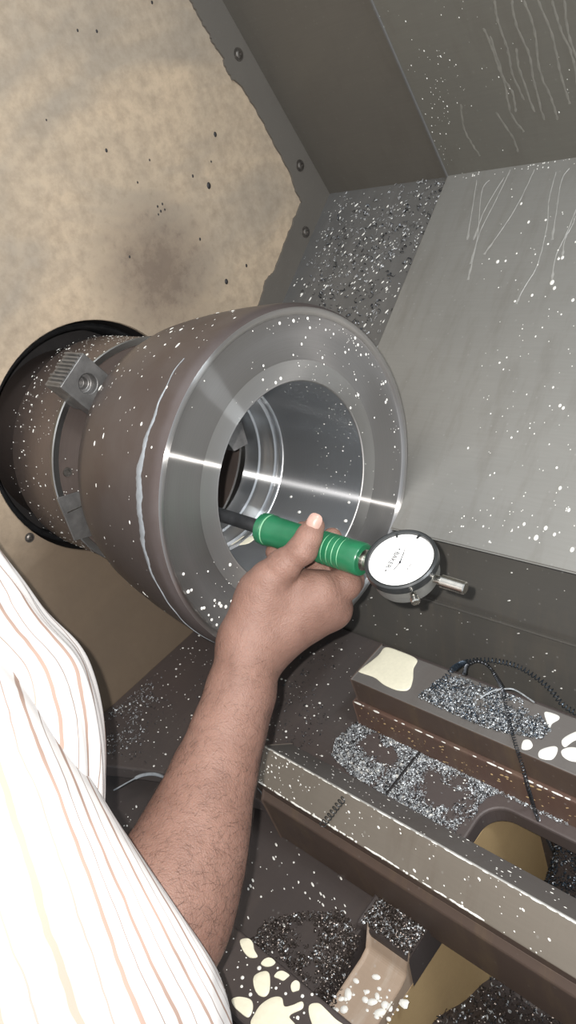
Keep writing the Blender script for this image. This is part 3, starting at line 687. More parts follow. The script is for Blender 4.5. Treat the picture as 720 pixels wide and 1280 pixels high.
v, f = merge(parts); tag(keep(obj('coolant_drips', v, f, 'drip_film', gs), gs), kind='stuff')
parts = []
for pts in [[(604, 35), (615, 60), (625, 90), (640, 115), (645, 140)], [(618, 0), (622, 25), (634, 60), (640, 90), (655, 125)], [(640, 0), (645, 30), (662, 70), (668, 105), (680, 150)], [(655, 0), (668, 40), (675, 90), (690, 125), (697, 150)], [(672, 0), (690, 45), (700, 90), (712, 130)], [(690, 0), (700, 35), (715, 70), (722, 110)], [(612, 45), (630, 100), (638, 140), (655, 165)], [(576, 130), (580, 160), (590, 180), (600, 195)], [(645, 60), (650, 90), (668, 140)], [(705, 0), (712, 50), (730, 90)], [(620, 140), (640, 170), (648, 190)]]:
    parts.append(drip([sheet_pt(u, v, True) for u, v in pts], .0019, UN, wb))
v, f = merge(parts); tag(obj('coolant_drips', v, f, 'dried_drip', wb), kind='stuff')
its = []
for i in range(150):
    u = random.uniform(600, 720); v = random.uniform(230, 640)
    if random.random() < (720-u)/260: continue
    its.append((sheet_pt(u, v), GN, GT, .0004+.0011*random.random()**4, random.uniform(1, 1.5)))
for u, v, r in [(690, 353, 3.2), (672, 331, 0), (665, 369, 2), (703, 322, 2.4), (693, 360, 2.4), (622, 327, 2.6), (716, 375, 2.2), (670, 672, 3), (682, 660, 2.4), (693, 668, 2), (715, 687, 2.6), (655, 655, 2), (700, 610, 2.2), (585, 560, 1.5), (704, 510, 2)]:
    its.append((sheet_pt(u, v), GN, GT, max(r, 1)*.0007, 1.3))
for i in range(36): its.append((sheet_pt(random.uniform(560, 720), random.uniform(635, 690)), GN, GT, .0004+.0006*random.random()**2, 1.2))
its = [k for k in its if k[0][1] > .094]
for i in range(60): its.append((PK+GT*.004+GN*.0052+ex*random.uniform(.2, .5)+GT*random.random()**2*.008, GN, GT, random.uniform(.0003, .0008), 1.5))
keep(drops('coolant_drops', its, 'coolant_white', gs), gs)
its = []
for i in range(90):
    p = sheet_pt(random.gauss(545-0, 18), random.uniform(60, 225), True); its.append((p-UN*.0*1, UN, UT, .0002+.0006*random.random()**2, 1.3))
for i in range(60): its.append((sheet_pt(random.uniform(470, 720), random.uniform(0, 215), True), UN, UT, .0002+.0005*random.random()**2, 1.3))
its = [k for k in its if k[0][0] > XJ]
drops('coolant_drops', its, 'coolant_white', wb)
its = []
for i in range(70): 
    u = random.uniform(440, 720); v = random.uniform(700, 900); r = ray(u, v); nn = np.array([0, -.172, .057]); nn /= np.linalg.norm(nn); p = onpl(u, v, np.array([0, .073, -.30]), nn)
    if -.21 > p[2] > -.275 or p[2] > -.2: its.append((p, nn, (1, 0, .5), random.uniform(.0003, .0008), random.uniform(1, 3)))
drops('coolant_drops', its, 'coolant_white', lb)
# chips stuck on the narrow strip
def on_strip(p2): return PK[None]+np.array([1., 0, 0])[None]*p2[:, :1]+GT[None]*p2[:, 1:2]
P = on_strip(scatter([(.004, .0), (.19, .0), (.19, .34), (.004, .34)], 700, 14, .42)); keep(chips('pale_chips', P, GN, .0018, 'chip_mid', st), st).matrix_parent_inverse = Matrix.Translation(-Vector(st.location))
P = on_strip(scatter([(.002, .0), (.19, .0), (.19, .34), (.002, .34)], 350, 10, .45)); o = chips('dark_chips', P, GN, .0022, 'chip_dark', st); keep(o, st)
its = []
for p in on_strip(scatter([(.01, .005), (.185, .005), (.185, .34), (.01, .34)], 420)): its.append((p, GN, GT-ex*.5+ex*random.uniform(-.3, .3), .0004+.0008*random.random()**2, random.uniform(1, 3)))
keep(drops('coolant_drops', its, 'coolant_white', st), st)

# ------------------------------------------------------------------ chips (swarf)
def world2(pts, z): return np.concatenate([pts, np.full((len(pts), 1), z)], 1)
def pxpoly(px, z): return [tuple(on(u, v, 2, z)[:2]) for u, v in px]
# on the flat way
pl = pxpoly([(522, 872), (548, 850), (575, 846), (600, 856), (625, 864), (650, 874), (672, 893), (690, 912), (676, 925), (655, 920), (635, 918), (600, 908), (560, 890)], -.215)
swr = empty('steel_chips', (.13, 0, -.214), 'pile of tiny curled grey and blue chips on the flat bed way', 'metal chips')
for nm, n, c, sz in (('grey_chips', 2300, 'chip_light', .0009), ('blue_chips', 1500, 'chip_blue', .0010), ('dark_chips', 900, 'chip_dark', .0010)):
    keep(chips(nm, world2(scatter(pl, n, 45, .30, 2), -.2146), (0, 0, 1), sz, c, swr, .4), swr)
# on the red floor between the ways
pl = pxpoly([(420, 925), (458, 893), (500, 905), (560, 932), (640, 975), (668, 1010), (640, 992), (612, 996), (600, 1006), (582, 1048), (545, 1030), (500, 1005), (440, 970), (415, 945)], -.278)
sw2 = empty('steel_chips', (.08, -.04, -.277), 'broad spill of tiny pale curled chips on the red floor between two ways', 'metal chips')
for nm, n, c, sz in (('grey_chips', 7500, 'chip_light', .00095), ('dark_chips', 5000, 'chip_dark', .00095)):
    keep(chips(nm, world2(scatter(pl, n, 42, .40, 5), -.2776), (0, 0, 1), sz, c, sw2, .4), sw2)
# coolant smears under those chips
pp = scatter(pl, 130, 42, .5, 5); keep(drops('coolant_smears', [((p[0], p[1], -.2779), (0, 0, 1), (1, random.uniform(-1, 1), 0), random.uniform(.0008, .0022), random.uniform(1, 2)) for p in pp], 'coolant_white', sw2), sw2).scale = (1, 1, 1)
# thin scatter on the floor by the headstock
its = []
for p in scatter([(-.29, .06), (-.0, .06), (.05, -.09), (-.04, -.14), (-.29, -.22)], 420): its.append(((p[0], p[1], -.2779), (0, 0, 1), (1, 0, 0), .0003+.0011*random.random()**3, random.uniform(1, 1.6)))
for p in scatter([(.0, -.03), (.15, -.03), (.15, -.09), (.0, -.09)], 60): its.append(((p[0], p[1], -.2779), (0, 0, 1), (1, 0, 0), random.uniform(.0004, .001), 1.3))
drops('coolant_drops', its, 'coolant_white', fl_)
chips('fine_chips', world2(scatter([(-.29, .06), (-.03, .06), (-.03, -.08), (-.12, -.16), (-.29, -.22)], 700, 16, .5), -.2778), (0, 0, 1), .0011, 'chip_dark', fl_)
chips('pale_chips', world2(scatter(pxpoly([(135, 890), (190, 850), (205, 880), (180, 930), (135, 945)], -.278), 200, 30, .4), -.2778), (0, 0, 1), .0012, 'chip_light', fl_)
# low floor: pile at the rib, loose drops
sw3 = empty('steel_chips', (.06, -.21, -.35), 'heap of dark glinting chips on the lower floor left of the rib', 'metal chips')
pl = pxpoly([(310, 1180), (335, 1150), (385, 1140), (430, 1140), (452, 1170), (436, 1215), (412, 1275), (385, 1235), (360, 1205), (340, 1195)], -.322)
for nm, n, c in (('dark_chips', 1500, 'chip_brown'), ('bright_chips', 160, 'chip_light')): keep(chips(nm, world2(scatter(pl, n, 34, .44, 9), -.3217), (0, 0, 1), .0014, c, sw3, .4), sw3)
its = [((p[0], p[1], -.3219), (0, 0, 1), (1, -.4, 0), random.uniform(.0003, .0010), random.uniform(1, 3)) for p in scatter([(-.2, -.25), (.1, -.25), (.1, -.15), (-.2, -.15)], 150)]
drops('coolant_drops', its, 'coolant_white', p1)
sw4 = empty('steel_chips', (.13, -.165, -.31), 'square patch of shiny brown chips on the upper shelf of the rib', 'metal chips')
for nm, n, c in (('brown_chips', 1000, 'chip_brown'), ('bright_chips', 200, 'chip_light')): keep(chips(nm, world2(scatter([(.103, -.152), (.153, -.152), (.153, -.177), (.103, -.177)], n), -.3130), (0, 0, 1), .0013, c, sw4, .4), sw4)
its = [((p[0], p[1], -.3392+.0028*max(0, (p[1]+.262)/.066)+.0004), (0, 0, 1), (1, random.uniform(-1, 1), 0), .0006+.003*random.random()**2, random.uniform(1, 1.8)) for p in scatter([(.113, -.198), (.160, -.198), (.160, -.258), (.113, -.258)], 70, 60, .45)]
keep(drops('coolant_drops', its, 'coolant_white', rib), rib)
# deep pit: heap surface with chips
def heap(name, x0, x1, y0, y1, fz, n, label, mats):
    e = empty(name, ((x0+x1)/2, (y0+y1)/2, -.5), label, 'metal chips'); NX, NY = 40, 40; V = []; Fc = []
    for i in range(NX):
        for j in range(NY):
            x = x0+(x1-x0)*i/(NX-1); y = y0+(y1-y0)*j/(NY-1); V.append((x, y, fz(x, y)+.003*math.sin(x*90)*math.cos(y*110)))
    for i in range(NX-1):
        for j in range(NY-1): a = i*NY+j; Fc.append((a, a+NY, a+NY+1, a+1))
    keep(obj('heap_core', V, Fc, 'dark_casting', e), e)
    for nm, k, c in mats:
        p = np.stack([RNG.uniform(x0, x1, k), RNG.uniform(y0, y1, k)], -1); z = np.array([fz(a, b)+.003*math.sin(a*90)*math.cos(b*110) for a, b in p]); keep(chips(nm, np.concatenate([p, z[:, None]], 1), (0, 0, 1), .0017, c, e, .2), e)
    return e
heap('steel_chips', .153, .42, -.055, .0135, lambda x, y: -.462+.03*(x-.16)/.1+.10*max(0, (y+.03)/.05)*min(1, (x-.158)/.02), 0, 'deep pile of blue grey chips seen through the arched window', (('blue_chips', 4500, 'chip_blue'), ('dark_chips', 2500, 'chip_dark'), ('bright_chips', 500, 'chip_light')))
heap('steel_chips', .153, .45, -.50, -.06, lambda x, y: -.477+.075*min(2.0, max(0, (-.105-y)/.1)), 0, 'deep pile of glinting brown chips below the vee way', (('brown_chips', 9000, 'chip_brown'), ('dark_chips', 4000, 'chip_dark'), ('bright_chips', 1400, 'chip_light')))

# long curled swarf: coils
def coil(path, r, turns_per_m, wire, k=14):
    p = spline(path, 24); L = [0]
    for i in range(1, len(p)): L.append(L[-1]+np.linalg.norm(p[i]-p[i-1]))
    n = int(L[-1]*turns_per_m*k); out = []
    for i in range(n):
        s_ = L[-1]*i/n; j = np.searchsorted(L, s_); j = min(max(j, 1), len(p)-1); t = (s_-L[j-1])/(L[j]-L[j-1]+1e-9); q = p[j-1]*(1-t)+p[j]*t
        d, a, b = frame(p[j]-p[j-1]); ph = 2*PI*i/k; out.append(q+(a*math.cos(ph)+b*math.sin(ph))*r)
    return tube(out, wire, 4)
zt = -.2115
LN = np.array([0, -.172, .057]); LN /= np.linalg.norm(LN)
def onwall(u, v, off): return onpl(u, v, np.array([0, .073, -.30])+LN*off, LN)
v, f = coil([on(540, 866, 2, -.2125), on(556, 848, 2, -.2125), on(568, 835, 2, -.2115), onwall(582, 828, .018), onwall(600, 825, .010), onwall(620, 826, .006), onwall(645, 832, .005), onwall(668, 845, .005), onwall(688, 862, .006), onwall(703, 880, .008), onwall(722, 892, .010), onwall(745, 900, .010)], .0024, 260, .0004)
tag(obj('swarf_coil', v, f, 'chip_blue', origin=tuple(on(600, 830, 2, -.2125))), 'long dark coiled swarf looping behind the flat bed way', 'swarf')
v, f = coil([on(580, 842, 2, -.2115), onwall(584, 832, .030), onwall(596, 826, .030), onwall(610, 832, .034), onwall(620, 846, .040), on(629, 864, 2, -.209), on(634, 890, 2, -.2115), on(641, 918, 2, -.2115), on(645, 932, 2, -.214), on(652, 955, 1, -.032), on(660, 985, 1, -.036), on(667, 1008, 2, -.274), on(672, 1022, 1, -.038), on(680, 1040, 1, -.030), on(690, 1062, 1, -.022)], .0014, 420, .0004)
tag(obj('swarf_coil', v, f, 'chip_dark', origin=tuple(on(634, 880, 2, -.2115))), 'thin coiled swarf strand hanging over the flat way into the window', 'swarf')
v, f = tube(spline([on(600, 873, 2, -.2125), on(615, 864, 2, -.2115), on(632, 861, 2, -.210), on(645, 863, 2, -.2115), on(668, 878, 2, -.2125)], 6), .0007, 6)
tag(obj('swarf_strand', v, f, 'chip_light', origin=tuple(on(632, 861, 2, -.212))), 'pale thin wire of swarf lying on the chips of the flat way', 'swarf')
def onlit(u, v): 
    nn = np.array([0, -.756, .654]); return onpl(u, v, np.array([0, -.1245, -.2185]), nn)+nn*.0026
v, f = coil([onlit(433, 997), onlit(427, 1003), onlit(420, 1012), onlit(414, 1020), onlit(404, 1032)], .0026, 230, .0005)
tag(obj('swarf_coil', v, f, 'black_enamel', origin=tuple(onlit(420, 1012))), 'short black spring shaped swarf lying across the vee way', 'swarf')
# white coolant string along the edge of the red floor plate
v, f = tube(spline([on(142, 988, 2, -.276), on(165, 975, 2, -.276), on(178, 969, 2, -.276), on(195, 968, 2, -.276), on(215, 976, 2, -.276)], 6), [.0008]*8+[.0018]*12+[.0016]*5, 8)
tag(obj('coolant_string', v, f, 'coolant_film', origin=tuple(on(178, 969, 2, -.278))), 'pale string of coolant along the floor edge left of the forearm', 'coolant')
v, f = tube(spline([on(322, 985, 2, -.277), on(334, 998, 2, -.277), on(347, 1008, 2, -.277)], 6), [.0006]*4+[.0022]*5+[.0008]*4, 8)
tag(obj('coolant_string', v, f, 'coolant_film', origin=tuple(on(334, 998, 2, -.278))), 'short pale coolant smear at the left end of the vee way', 'coolant')

# ------------------------------------------------------------------ bore gauge
bg = empty('dial_bore_gauge', W(455, 700, .559), 'dial bore gauge with green handle held inside the steel ring', 'bore gauge')
G0 = W(328, 660, .617); G1 = W(455, 700, .559); ga = (G1-G0)/np.linalg.norm(G1-G0)
GL = np.linalg.norm(G1-G0)
nb = CX*.332+CY*.651+CZ*.667; nb -= ga*(nb@ga); nb /= np.linalg.norm(nb); gb = np.cross(ga, nb)   # nb: from dial face to its back
def gr(name, prof, mat, par=bg, n=48, P=G0, d=ga, a=None, b=None):
    if a is None: d, a, b = frame(d)
    v, f = revolve(prof, n, P, d, a, b); return keep(obj(name, v, f, mat, par, angle=35), bg) if par == bg else obj(name, v, f, mat, par, angle=35)
R_ = .0122
prof = [(-.0005, .004), (0, .0112), (.0008, .0124), (.0035, .0128), (.0062, .0128), (.0070, .0120), (.0082, .0120), (.0090, .0126), (.0110, .0126), (.0125, .0119), (.03, .0117), (.055, .0117)]
x = GL-.036
prof += [(x-.004, .0118)]
for i in range(5):
    xx = x+i*.0048; prof += [(xx, .0122), (xx+.0002, .0114), (xx+.0012, .0114), (xx+.0014, .0122)]
prof += [(GL-.009, .0122), (GL-.0015, .0123), (GL-.0003, .0115), (GL, .010), (GL, .004)]
h = gr('handle', prof, 'green_plastic')
for i in range(5): gr('groove_line', [(x+i*.0048+.0002, .01145), (x+i*.0048+.0007, .0117), (x+i*.0048+.0012, .01145)], 'groove_paint', h)
for xx in (.0075,): gr('groove_line', [(xx-.0006, .0120), (xx, .01225), (xx+.0006, .0120)], 'groove_paint', h)
gr('rod', [(-.125, .0056), (-.02, .0056), (.002, .0056)], 'rod_black')
hd = gr('measuring_head', [(-.150, .002), (-.150, .008), (-.146, .0095), (-.125, .0095), (-.122, .0075), (-.118, .0056)], 'bright_steel')
gr('contact_tip', [(-.02, .0025), (.006, .0025), (.008, .001), (.0085, .0)], 'bright_steel', hd, 20, G0-ga*.137, np.array([0, -.75, -.66]))
nk = gr('neck', [(GL-.001, .0075), (GL+.0005, .0078), (GL+.001, .0052), (GL+.010, .0050), (GL+.0102, .0042), (GL+.016, .0042)], 'bright_steel')
DC = W(501, 699, .537)      # centre of the dial face
# keep the dial on the gauge axis laterally
DR = .0255
db = gr('dial_body', [(.002, DR-.0015), (.004, DR-.0018), (.017, DR-.0020), (.0200, DR-.0034), (.0212, DR-.008), (.0212, 0)], 'dial_body', bg, 72, DC, nb, ga, gb)
gr('bezel', [(.0012, DR-.0028), (-.0012, DR-.0026), (-.0016, DR-.0012), (-.0008, DR+.0002), (.0042, DR+.0006), (.0058, DR-.0002), (.0060, DR-.002)], 'black_enamel', bg, 72, DC, nb, ga, gb)
df = gr('dial_face', [(.0009, 0), (.0009, DR-.0026)], 'dial_white', bg, 72, DC, nb, ga, gb)
# dial graduations (printed, thin), numerals and pointers; dial "up" is along the gauge axis
def dialpt(r, ang, h_=.0): return DC+nb*(.0009-h_)+(ga*math.cos(ang)+(-gb)*math.sin(ang))*r*1.0
TOL = []
parts = []
for i in range(100):
    a = 2*PI*i/100; r0 = DR-.0045 if i % 10 == 0 else (DR-.0038 if i % 5 == 0 else DR-.0034); d_ = np.cross(nb, dialpt(1, a)-dialpt(0, a)); d_ /= np.linalg.norm(d_); w_ = .00005 if i % 10 else .00008
    p0, p1 = dialpt(r0, a, .0001), dialpt(DR-.0029, a, .0001); parts.append(([p0-d_*w_, p0+d_*w_, p1+d_*w_, p1-d_*w_], [(0, 1, 2, 3)]))
v, f = merge(parts); keep(obj('scale_marks', v, f, 'pale_ink', bg, smooth=False), bg)['kind'] = 'stuff'
def pix_on_dial(u, v, h_): return onpl(u, v, DC+nb*(.0009-h_), nb)
n0 = pix_on_dial(492, 712, .0006); n1 = pix_on_dial(509, 678, .0006); hub = pix_on_dial(500, 703, .0006)
sd = np.cross(nb, n1-n0); sd /= np.linalg.norm(sd)
v, f = prism([hub-sd*.0004, n1-sd*.00006, n1+sd*.00006, hub+sd*.0004], .00015, nb); v2, f2 = prism([hub-sd*.0003, hub+sd*.0003, n0+sd*.00025, n0-sd*.00025], .00015, nb)
d3, a3, b3 = frame(nb); v3, f3 = revolve([(0, .0009), (-.0006, .0008), (-.0008, 0)], 20, hub, d3, a3, b3); v, f = merge([(v, f), (v2, f2), (v3, f3)]); keep(obj('needle', v, f, 'dial_ink', bg, smooth=False), bg)
for (u0, v0, u1, v1) in ((495.5, 664, 496.5, 672), (525.5, 668, 521, 673.5)):
    a_ = pix_on_dial(u0, v0, .0012); b_ = pix_on_dial(u1, v1, .0012); s_ = np.cross(nb, b_-a_); s_ /= np.linalg.norm(s_)
    v, f = prism([a_-s_*.0010, b_-s_*.0007, b_+s_*.0007, a_+s_*.0010], -.0004, nb); keep(obj('limit_pointer', v, f, 'black_enamel', bg, smooth=False), bg)
c4 = pix_on_dial(511, 692, .0001); v, f = revolve([(0, .0034), (0, .0036)], 32, c4, d3, a3, b3); keep(obj('revolution_scale', v, f, 'dial_ink', bg, smooth=False), bg)
# printed name on the dial (between dots), reading across the gauge axis
def text3d(body, size, centre, ex_, ey_, parent, name, ink='dial_ink'):
    cu = bpy.data.curves.new(name, 'FONT'); cu.body = body; cu.size = size; cu.align_x = 'CENTER'; cu.align_y = 'CENTER'; cu.extrude = .00002; cu.offset = .00006
    o = bpy.data.objects.new(name, cu); dg = bpy.context.evaluated_depsgraph_get(); COL.objects.link(o); bpy.context.view_layer.update()
    me = bpy.data.meshes.new_from_object(o.evaluated_get(bpy.context.evaluated_depsgraph_get())); bpy.data.objects.remove(o)
    ez_ = np.cross(ex_, ey_); M = Matrix(((ex_[0], ey_[0], ez_[0], centre[0]), (ex_[1], ey_[1], ez_[1], centre[1]), (ex_[2], ey_[2], ez_[2], centre[2]), (0, 0, 0, 1))); me.transform(M); me.name = name
    return keep(link(name, me, ink, parent), bg)
t0 = pix_on_dial(496.5, 690.5, .0001); t1 = pix_on_dial(484.5, 709, .0001); tx = (t1-t0)/np.linalg.norm(t1-t0); ty = np.cross(-nb, tx)
text3d('• BAKER •', .0050, (t0+t1)/2-nb*.0001, tx, ty, bg, 'dial_text')
text3d('0.01 mm', .0016, pix_on_dial(511, 709, .0001)-nb*.0001, tx, ty, bg, 'dial_text')
for k in range(10):
    a = 2*PI*k/10; p = dialpt(DR-.0064, a, .0002); text3d(str(k*10), .0021, p, -gb*1.0 if False else tx, ty, bg, 'numeral', 'pale_ink')
# spindle cap at the far end and bezel clamp
CB = DC+nb*.0115
cap = gr('spindle_cap', [(DR-.003, .0030), (DR+.0035, .0030), (DR+.0036, .0044), (DR+.0205, .0044), (DR+.0213, .0036), (DR+.0213, 0)], 'bright_steel', bg, 32, CB, ga)
cpos = onpl(517, 744, CB, nb); cd = cpos-CB; cd /= np.linalg.norm(cd)
gr('bezel_clamp', [(DR-.004, .0022), (DR+.0005, .0022), (DR+.0006, .0014), (DR+.0024, .0014), (DR+.0025, .0032), (DR+.0060, .0032), (DR+.0066, .0024), (DR+.0066, 0)], 'bright_steel', bg, 28, CB-nb*.002, cd)

# ------------------------------------------------------------------ person: arm by smooth-blended distance field
class Field:
    def __init__(s, lo, hi, h):
        s.h = h; s.lo = np.array(lo); s.n = np.ceil((np.array(hi)-s.lo)/h).astype(int)+1
    def new(s): return np.full(s.n, .05, np.float32)
    def cone(s, A, a, b, ra, rb, k, pad=.02):
        a = np.array(a); b = np.array(b); R = max(ra, rb)+pad
        i0 = np.maximum(np.floor((np.minimum(a, b)-R-s.lo)/s.h).astype(int), 0); i1 = np.minimum(np.ceil((np.maximum(a, b)+R-s.lo)/s.h).astype(int)+1, s.n)
        if (i1 <= i0).any(): return
        X = [(s.lo[q]+np.arange(i0[q], i1[q])*s.h).astype(np.float32) for q in range(3)]
        x = X[0][:, None, None]-a[0]; y = X[1][None, :, None]-a[1]; z = X[2][None, None, :]-a[2]; d = b-a; L = d@d
        t = np.clip((x*d[0]+y*d[1]+z*d[2])/L, 0, 1); dist = np.sqrt((x-t*d[0])**2+(y-t*d[1])**2+(z-t*d[2])**2)-(ra+(rb-ra)*t)
        sl = tuple(slice(i0[q], i1[q]) for q in range(3)); A[sl] = smin(A[sl], dist.astype(np.float32), k)
def smin(a, b, k):
    hh = np.clip(.5+.5*(b-a)/k, 0, 1); return b*(1-hh)+a*hh-k*hh*(1-hh)
def nets(A, lo, h):
    s_ = A < 0; n = A.shape
    c = np.zeros(tuple(x-1 for x in n), np.int8)
    for i in (0, 1):
        for j in (0, 1):
            for k in (0, 1): c += s_[i:n[0]-1+i, j:n[1]-1+j, k:n[2]-1+k]
    act = (c > 0) & (c < 8); idx = np.full(act.shape, -1, np.int32); I = np.argwhere(act); idx[act] = np.arange(len(I))
    acc = np.zeros((len(I), 3)); cnt = np.zeros(len(I)); x, y, z = I.T
    for ax in range(3):
        o1, o2 = [q for q in range(3) if q != ax]
        for p in (0, 1):
            for q in (0, 1):
                off = [0, 0, 0]; off[o1] = p; off[o2] = q; o_2 = list(off); o_2[ax] = 1
                a = A[x+off[0], y+off[1], z+off[2]]; b = A[x+o_2[0], y+o_2[1], z+o_2[2]]; m_ = (a < 0) != (b < 0); t = np.where(m_, a/(a-b+1e-12), 0)
                P = np.zeros((len(I), 3)); P[:, o1] = p; P[:, o2] = q; P[:, ax] = t; acc += P*m_[:, None]; cnt += m_
    V = (I+acc/cnt[:, None])*h+lo; Q = []
    for ax in range(3):
        o1, o2 = (ax+1) % 3, (ax+2) % 3
        sl0 = [slice(1, -1)]*3; sl0[ax] = slice(0, -1); sl1 = list(sl0); sl1[ax] = slice(1, None)
        a = s_[tuple(sl0)]; b = s_[tuple(sl1)]; E_ = np.argwhere(a != b); 
        if len(E_) == 0: continue
        fl = a[tuple(E_.T)]; base = E_+np.array([0 if q == ax else 1 for q in range(3)])
        def g(p, q):
            c_ = base.copy(); c_[:, o1] -= p; c_[:, o2] -= q; return idx[tuple(c_.T)]
        q_ = np.stack([g(0, 0), g(1, 0), g(1, 1), g(0, 1)], -1); q_[~fl] = q_[~fl][:, ::-1]; Q.append(q_)
    return V, np.concatenate(Q)
def C(*a): return [(W(u, v, d), r) for u, v, d, r in a]
forearm = C((311, 812, .583, .0205), (298, 868, .570, .0205), (284, 915, .558, .0225), (266, 970, .543, .0262), (249, 1025, .527, .0308), (233, 1072, .513, .0350), (213, 1118, .500, .0392), (196, 1155, .488, .0400), (120, 1222, .468, .0400), (20, 1280, .450, .0430))
fore2 = C((317, 808, .600, .0185), (302, 868, .588, .0190), (288, 915, .580, .020), (272, 970, .57, .023), (254, 1030, .556, .026))
palm = [C((392, 748, .588, .0135), (414, 760, .600, .0115)), C((414, 760, .600, .0110), (392, 774, .606, .0110)), C((314, 806, .590, .0195), (402, 742, .588, .0140)), C((316, 808, .595, .0195), (396, 762, .597, .0140)), C((318, 812, .600, .0185), (374, 777, .603, .0135)), C((318, 814, .603, .0175), (356, 787, .607, .0125)), C((314, 800, .588, .0165), (338, 742, .588, .0155)), C((330, 745, .588, .0165), (365, 735, .594, .0135)), C((330, 760, .592, .016), (398, 745, .596, .012)), C((309, 788, .583, .0125), (326, 742, .580, .0125))]
fingers = [
    ('thumb', C((313, 786, .582, .0125), (338, 722, .576, .0122), (354, 707, .572, .0112), (378, 687, .5665, .0098), (386, 671, .5665, .0084), (393, 658, .569, .0077)), .006),
    ('index', C((398, 738, .585, .0125), (431, 730, .592, .0112), (437, 726, .603, .0098), (428, 703, .622, .0090), (415, 672, .614, .0080)), .006),
    ('middle', C((402, 757, .592, .0130), (417, 763, .602, .0112), (419, 757, .612, .0100), (398, 715, .630, .0090), (379, 664, .618, .0080)), .006),
    ('ring', C((382, 773, .600, .0125), (398, 774, .612, .0108), (397, 768, .622, .0095), (372, 728, .640, .0088), (344, 690, .620, .0078)), .006),
    ('little', C((360, 786, .604, .0115), (376, 784, .620, .0095), (372, 776, .63, .0088), (352, 745, .642, .0080), (330, 715, .628, .0072)), .006)]
allp = [p for p, r in forearm+fore2]+[p for _, c_, _ in fingers for p, r in c_]
def build_arm():
    allq = np.array(allp); h = .00135
    lo = allq.min(0)-.055; hi = allq.max(0)+.055
    fld = Field(lo, hi, h); A = fld.new()
    for (a, ra), (b, rb) in zip(forearm[:-1], forearm[1:]): fld.cone(A, a, b, ra, rb, .010)
    for (a, ra), (b, rb) in zip(fore2[:-1], fore2[1:]): fld.cone(A, a, b, ra, rb, .014)
    for c_ in palm: fld.cone(A, c_[0][0], c_[1][0], c_[0][1], c_[1][1], .012)
    T = A.copy()
    for nm, c_, k in fingers:
        B = fld.new()
        for (a, ra), (b, rb) in zip(c_[:-1], c_[1:]): fld.cone(B, a, b, ra, rb, .003)
        for q, (p, r) in enumerate(c_[1:-1]):    # slight knuckle bulges
            fld.cone(B, p, p+np.array([.0005, 0, 0]), r*1.05, r*1.05, .004)
        # box where finger is near
        Bm = smin(A, B, k if nm != 'thumb' else .011); T = np.minimum(T, smin(T, Bm, .0034))
    V, Q = nets(T, lo, h); return V, Q
V_, Q_ = build_arm()
def crease(V, Q, px, axis_to, width, lam, amp, cyc):
    # shallow skin folds over a joint
    c = W(*px); ax = W(*axis_to)-c; ax /= np.linalg.norm(ax); d = V-c; t = d@ax; rr = np.linalg.norm(d, axis=1)
    n_ = np.cross(V[Q[:, 2]]-V[Q[:, 0]], V[Q[:, 3]]-V[Q[:, 1]]); vn = np.zeros_like(V)
    for k in range(4): np.add.at(vn, Q[:, k], n_)
    vn /= np.linalg.norm(vn, axis=1)[:, None]+1e-12; w_ = np.exp(-(t/width)**2)*np.exp(-(rr/.016)**4)*np.clip(-(vn@CZ)*1.5, 0, 1)
    return V-vn*(w_*amp*(.5+.5*np.cos(2*PI*t/lam)))[:, None]
V_ = crease(V_, Q_, (379, 686, .560), (393, 658, .562), .0040, .0034, .0011, 3)
V_ = crease(V_, Q_, (356, 706, .560), (372, 690, .560), .0050, .0042, .0006, 2)
V_ = crease(V_, Q_, (418, 727, .578), (440, 722, .585), .0045, .0040, .0006, 2)
pr = empty('person', W(196, 1155, .49), 'person in a white striped shirt reaching a bare forearm to hold the bore gauge', 'person')
arm = keep(np_obj('arm', V_, Q_, 'skin', pr), pr)
md = arm.modifiers.new('smooth', 'SMOOTH'); md.factor = .5; md.iterations = 2
# thumbnail
def nail(cu, cv, d, du, dv, lx, ly):
    c = W(cu, cv, d); ey = W(cu+du, cv+dv, d)-c; ey /= np.linalg.norm(ey); nz = -CZ*.93-CY*.37*(1)+CX*(-.05); nz -= ey*(nz@ey); nz /= np.linalg.norm(nz); exx = np.cross(ey, nz); V = []; Fc = []; K = 18
    for s_ in (1, .8, .5, 0):
        for k in range(K):
            a = 2*PI*k/K; x = math.copysign(abs(math.cos(a))**.75, math.cos(a))*lx*s_; y = math.copysign(abs(math.sin(a))**.8, math.sin(a))*ly*s_
            V.append(c+exx*x+ey*y+nz*(.0006*(1-s_*s_)+ .0006*(s_ < 1)-(x*x)*55-(y*y)*12))
    for L in range(3):
        for k in range(K): Fc.append((L*K+k, L*K+(k+1) % K, L*K+K+(k+1) % K, L*K+K+k))
    return obj('thumb_nail', V, Fc, 'nail', arm)
nail(392.5, 652, .5600, .40, -.92, .0054, .0062)
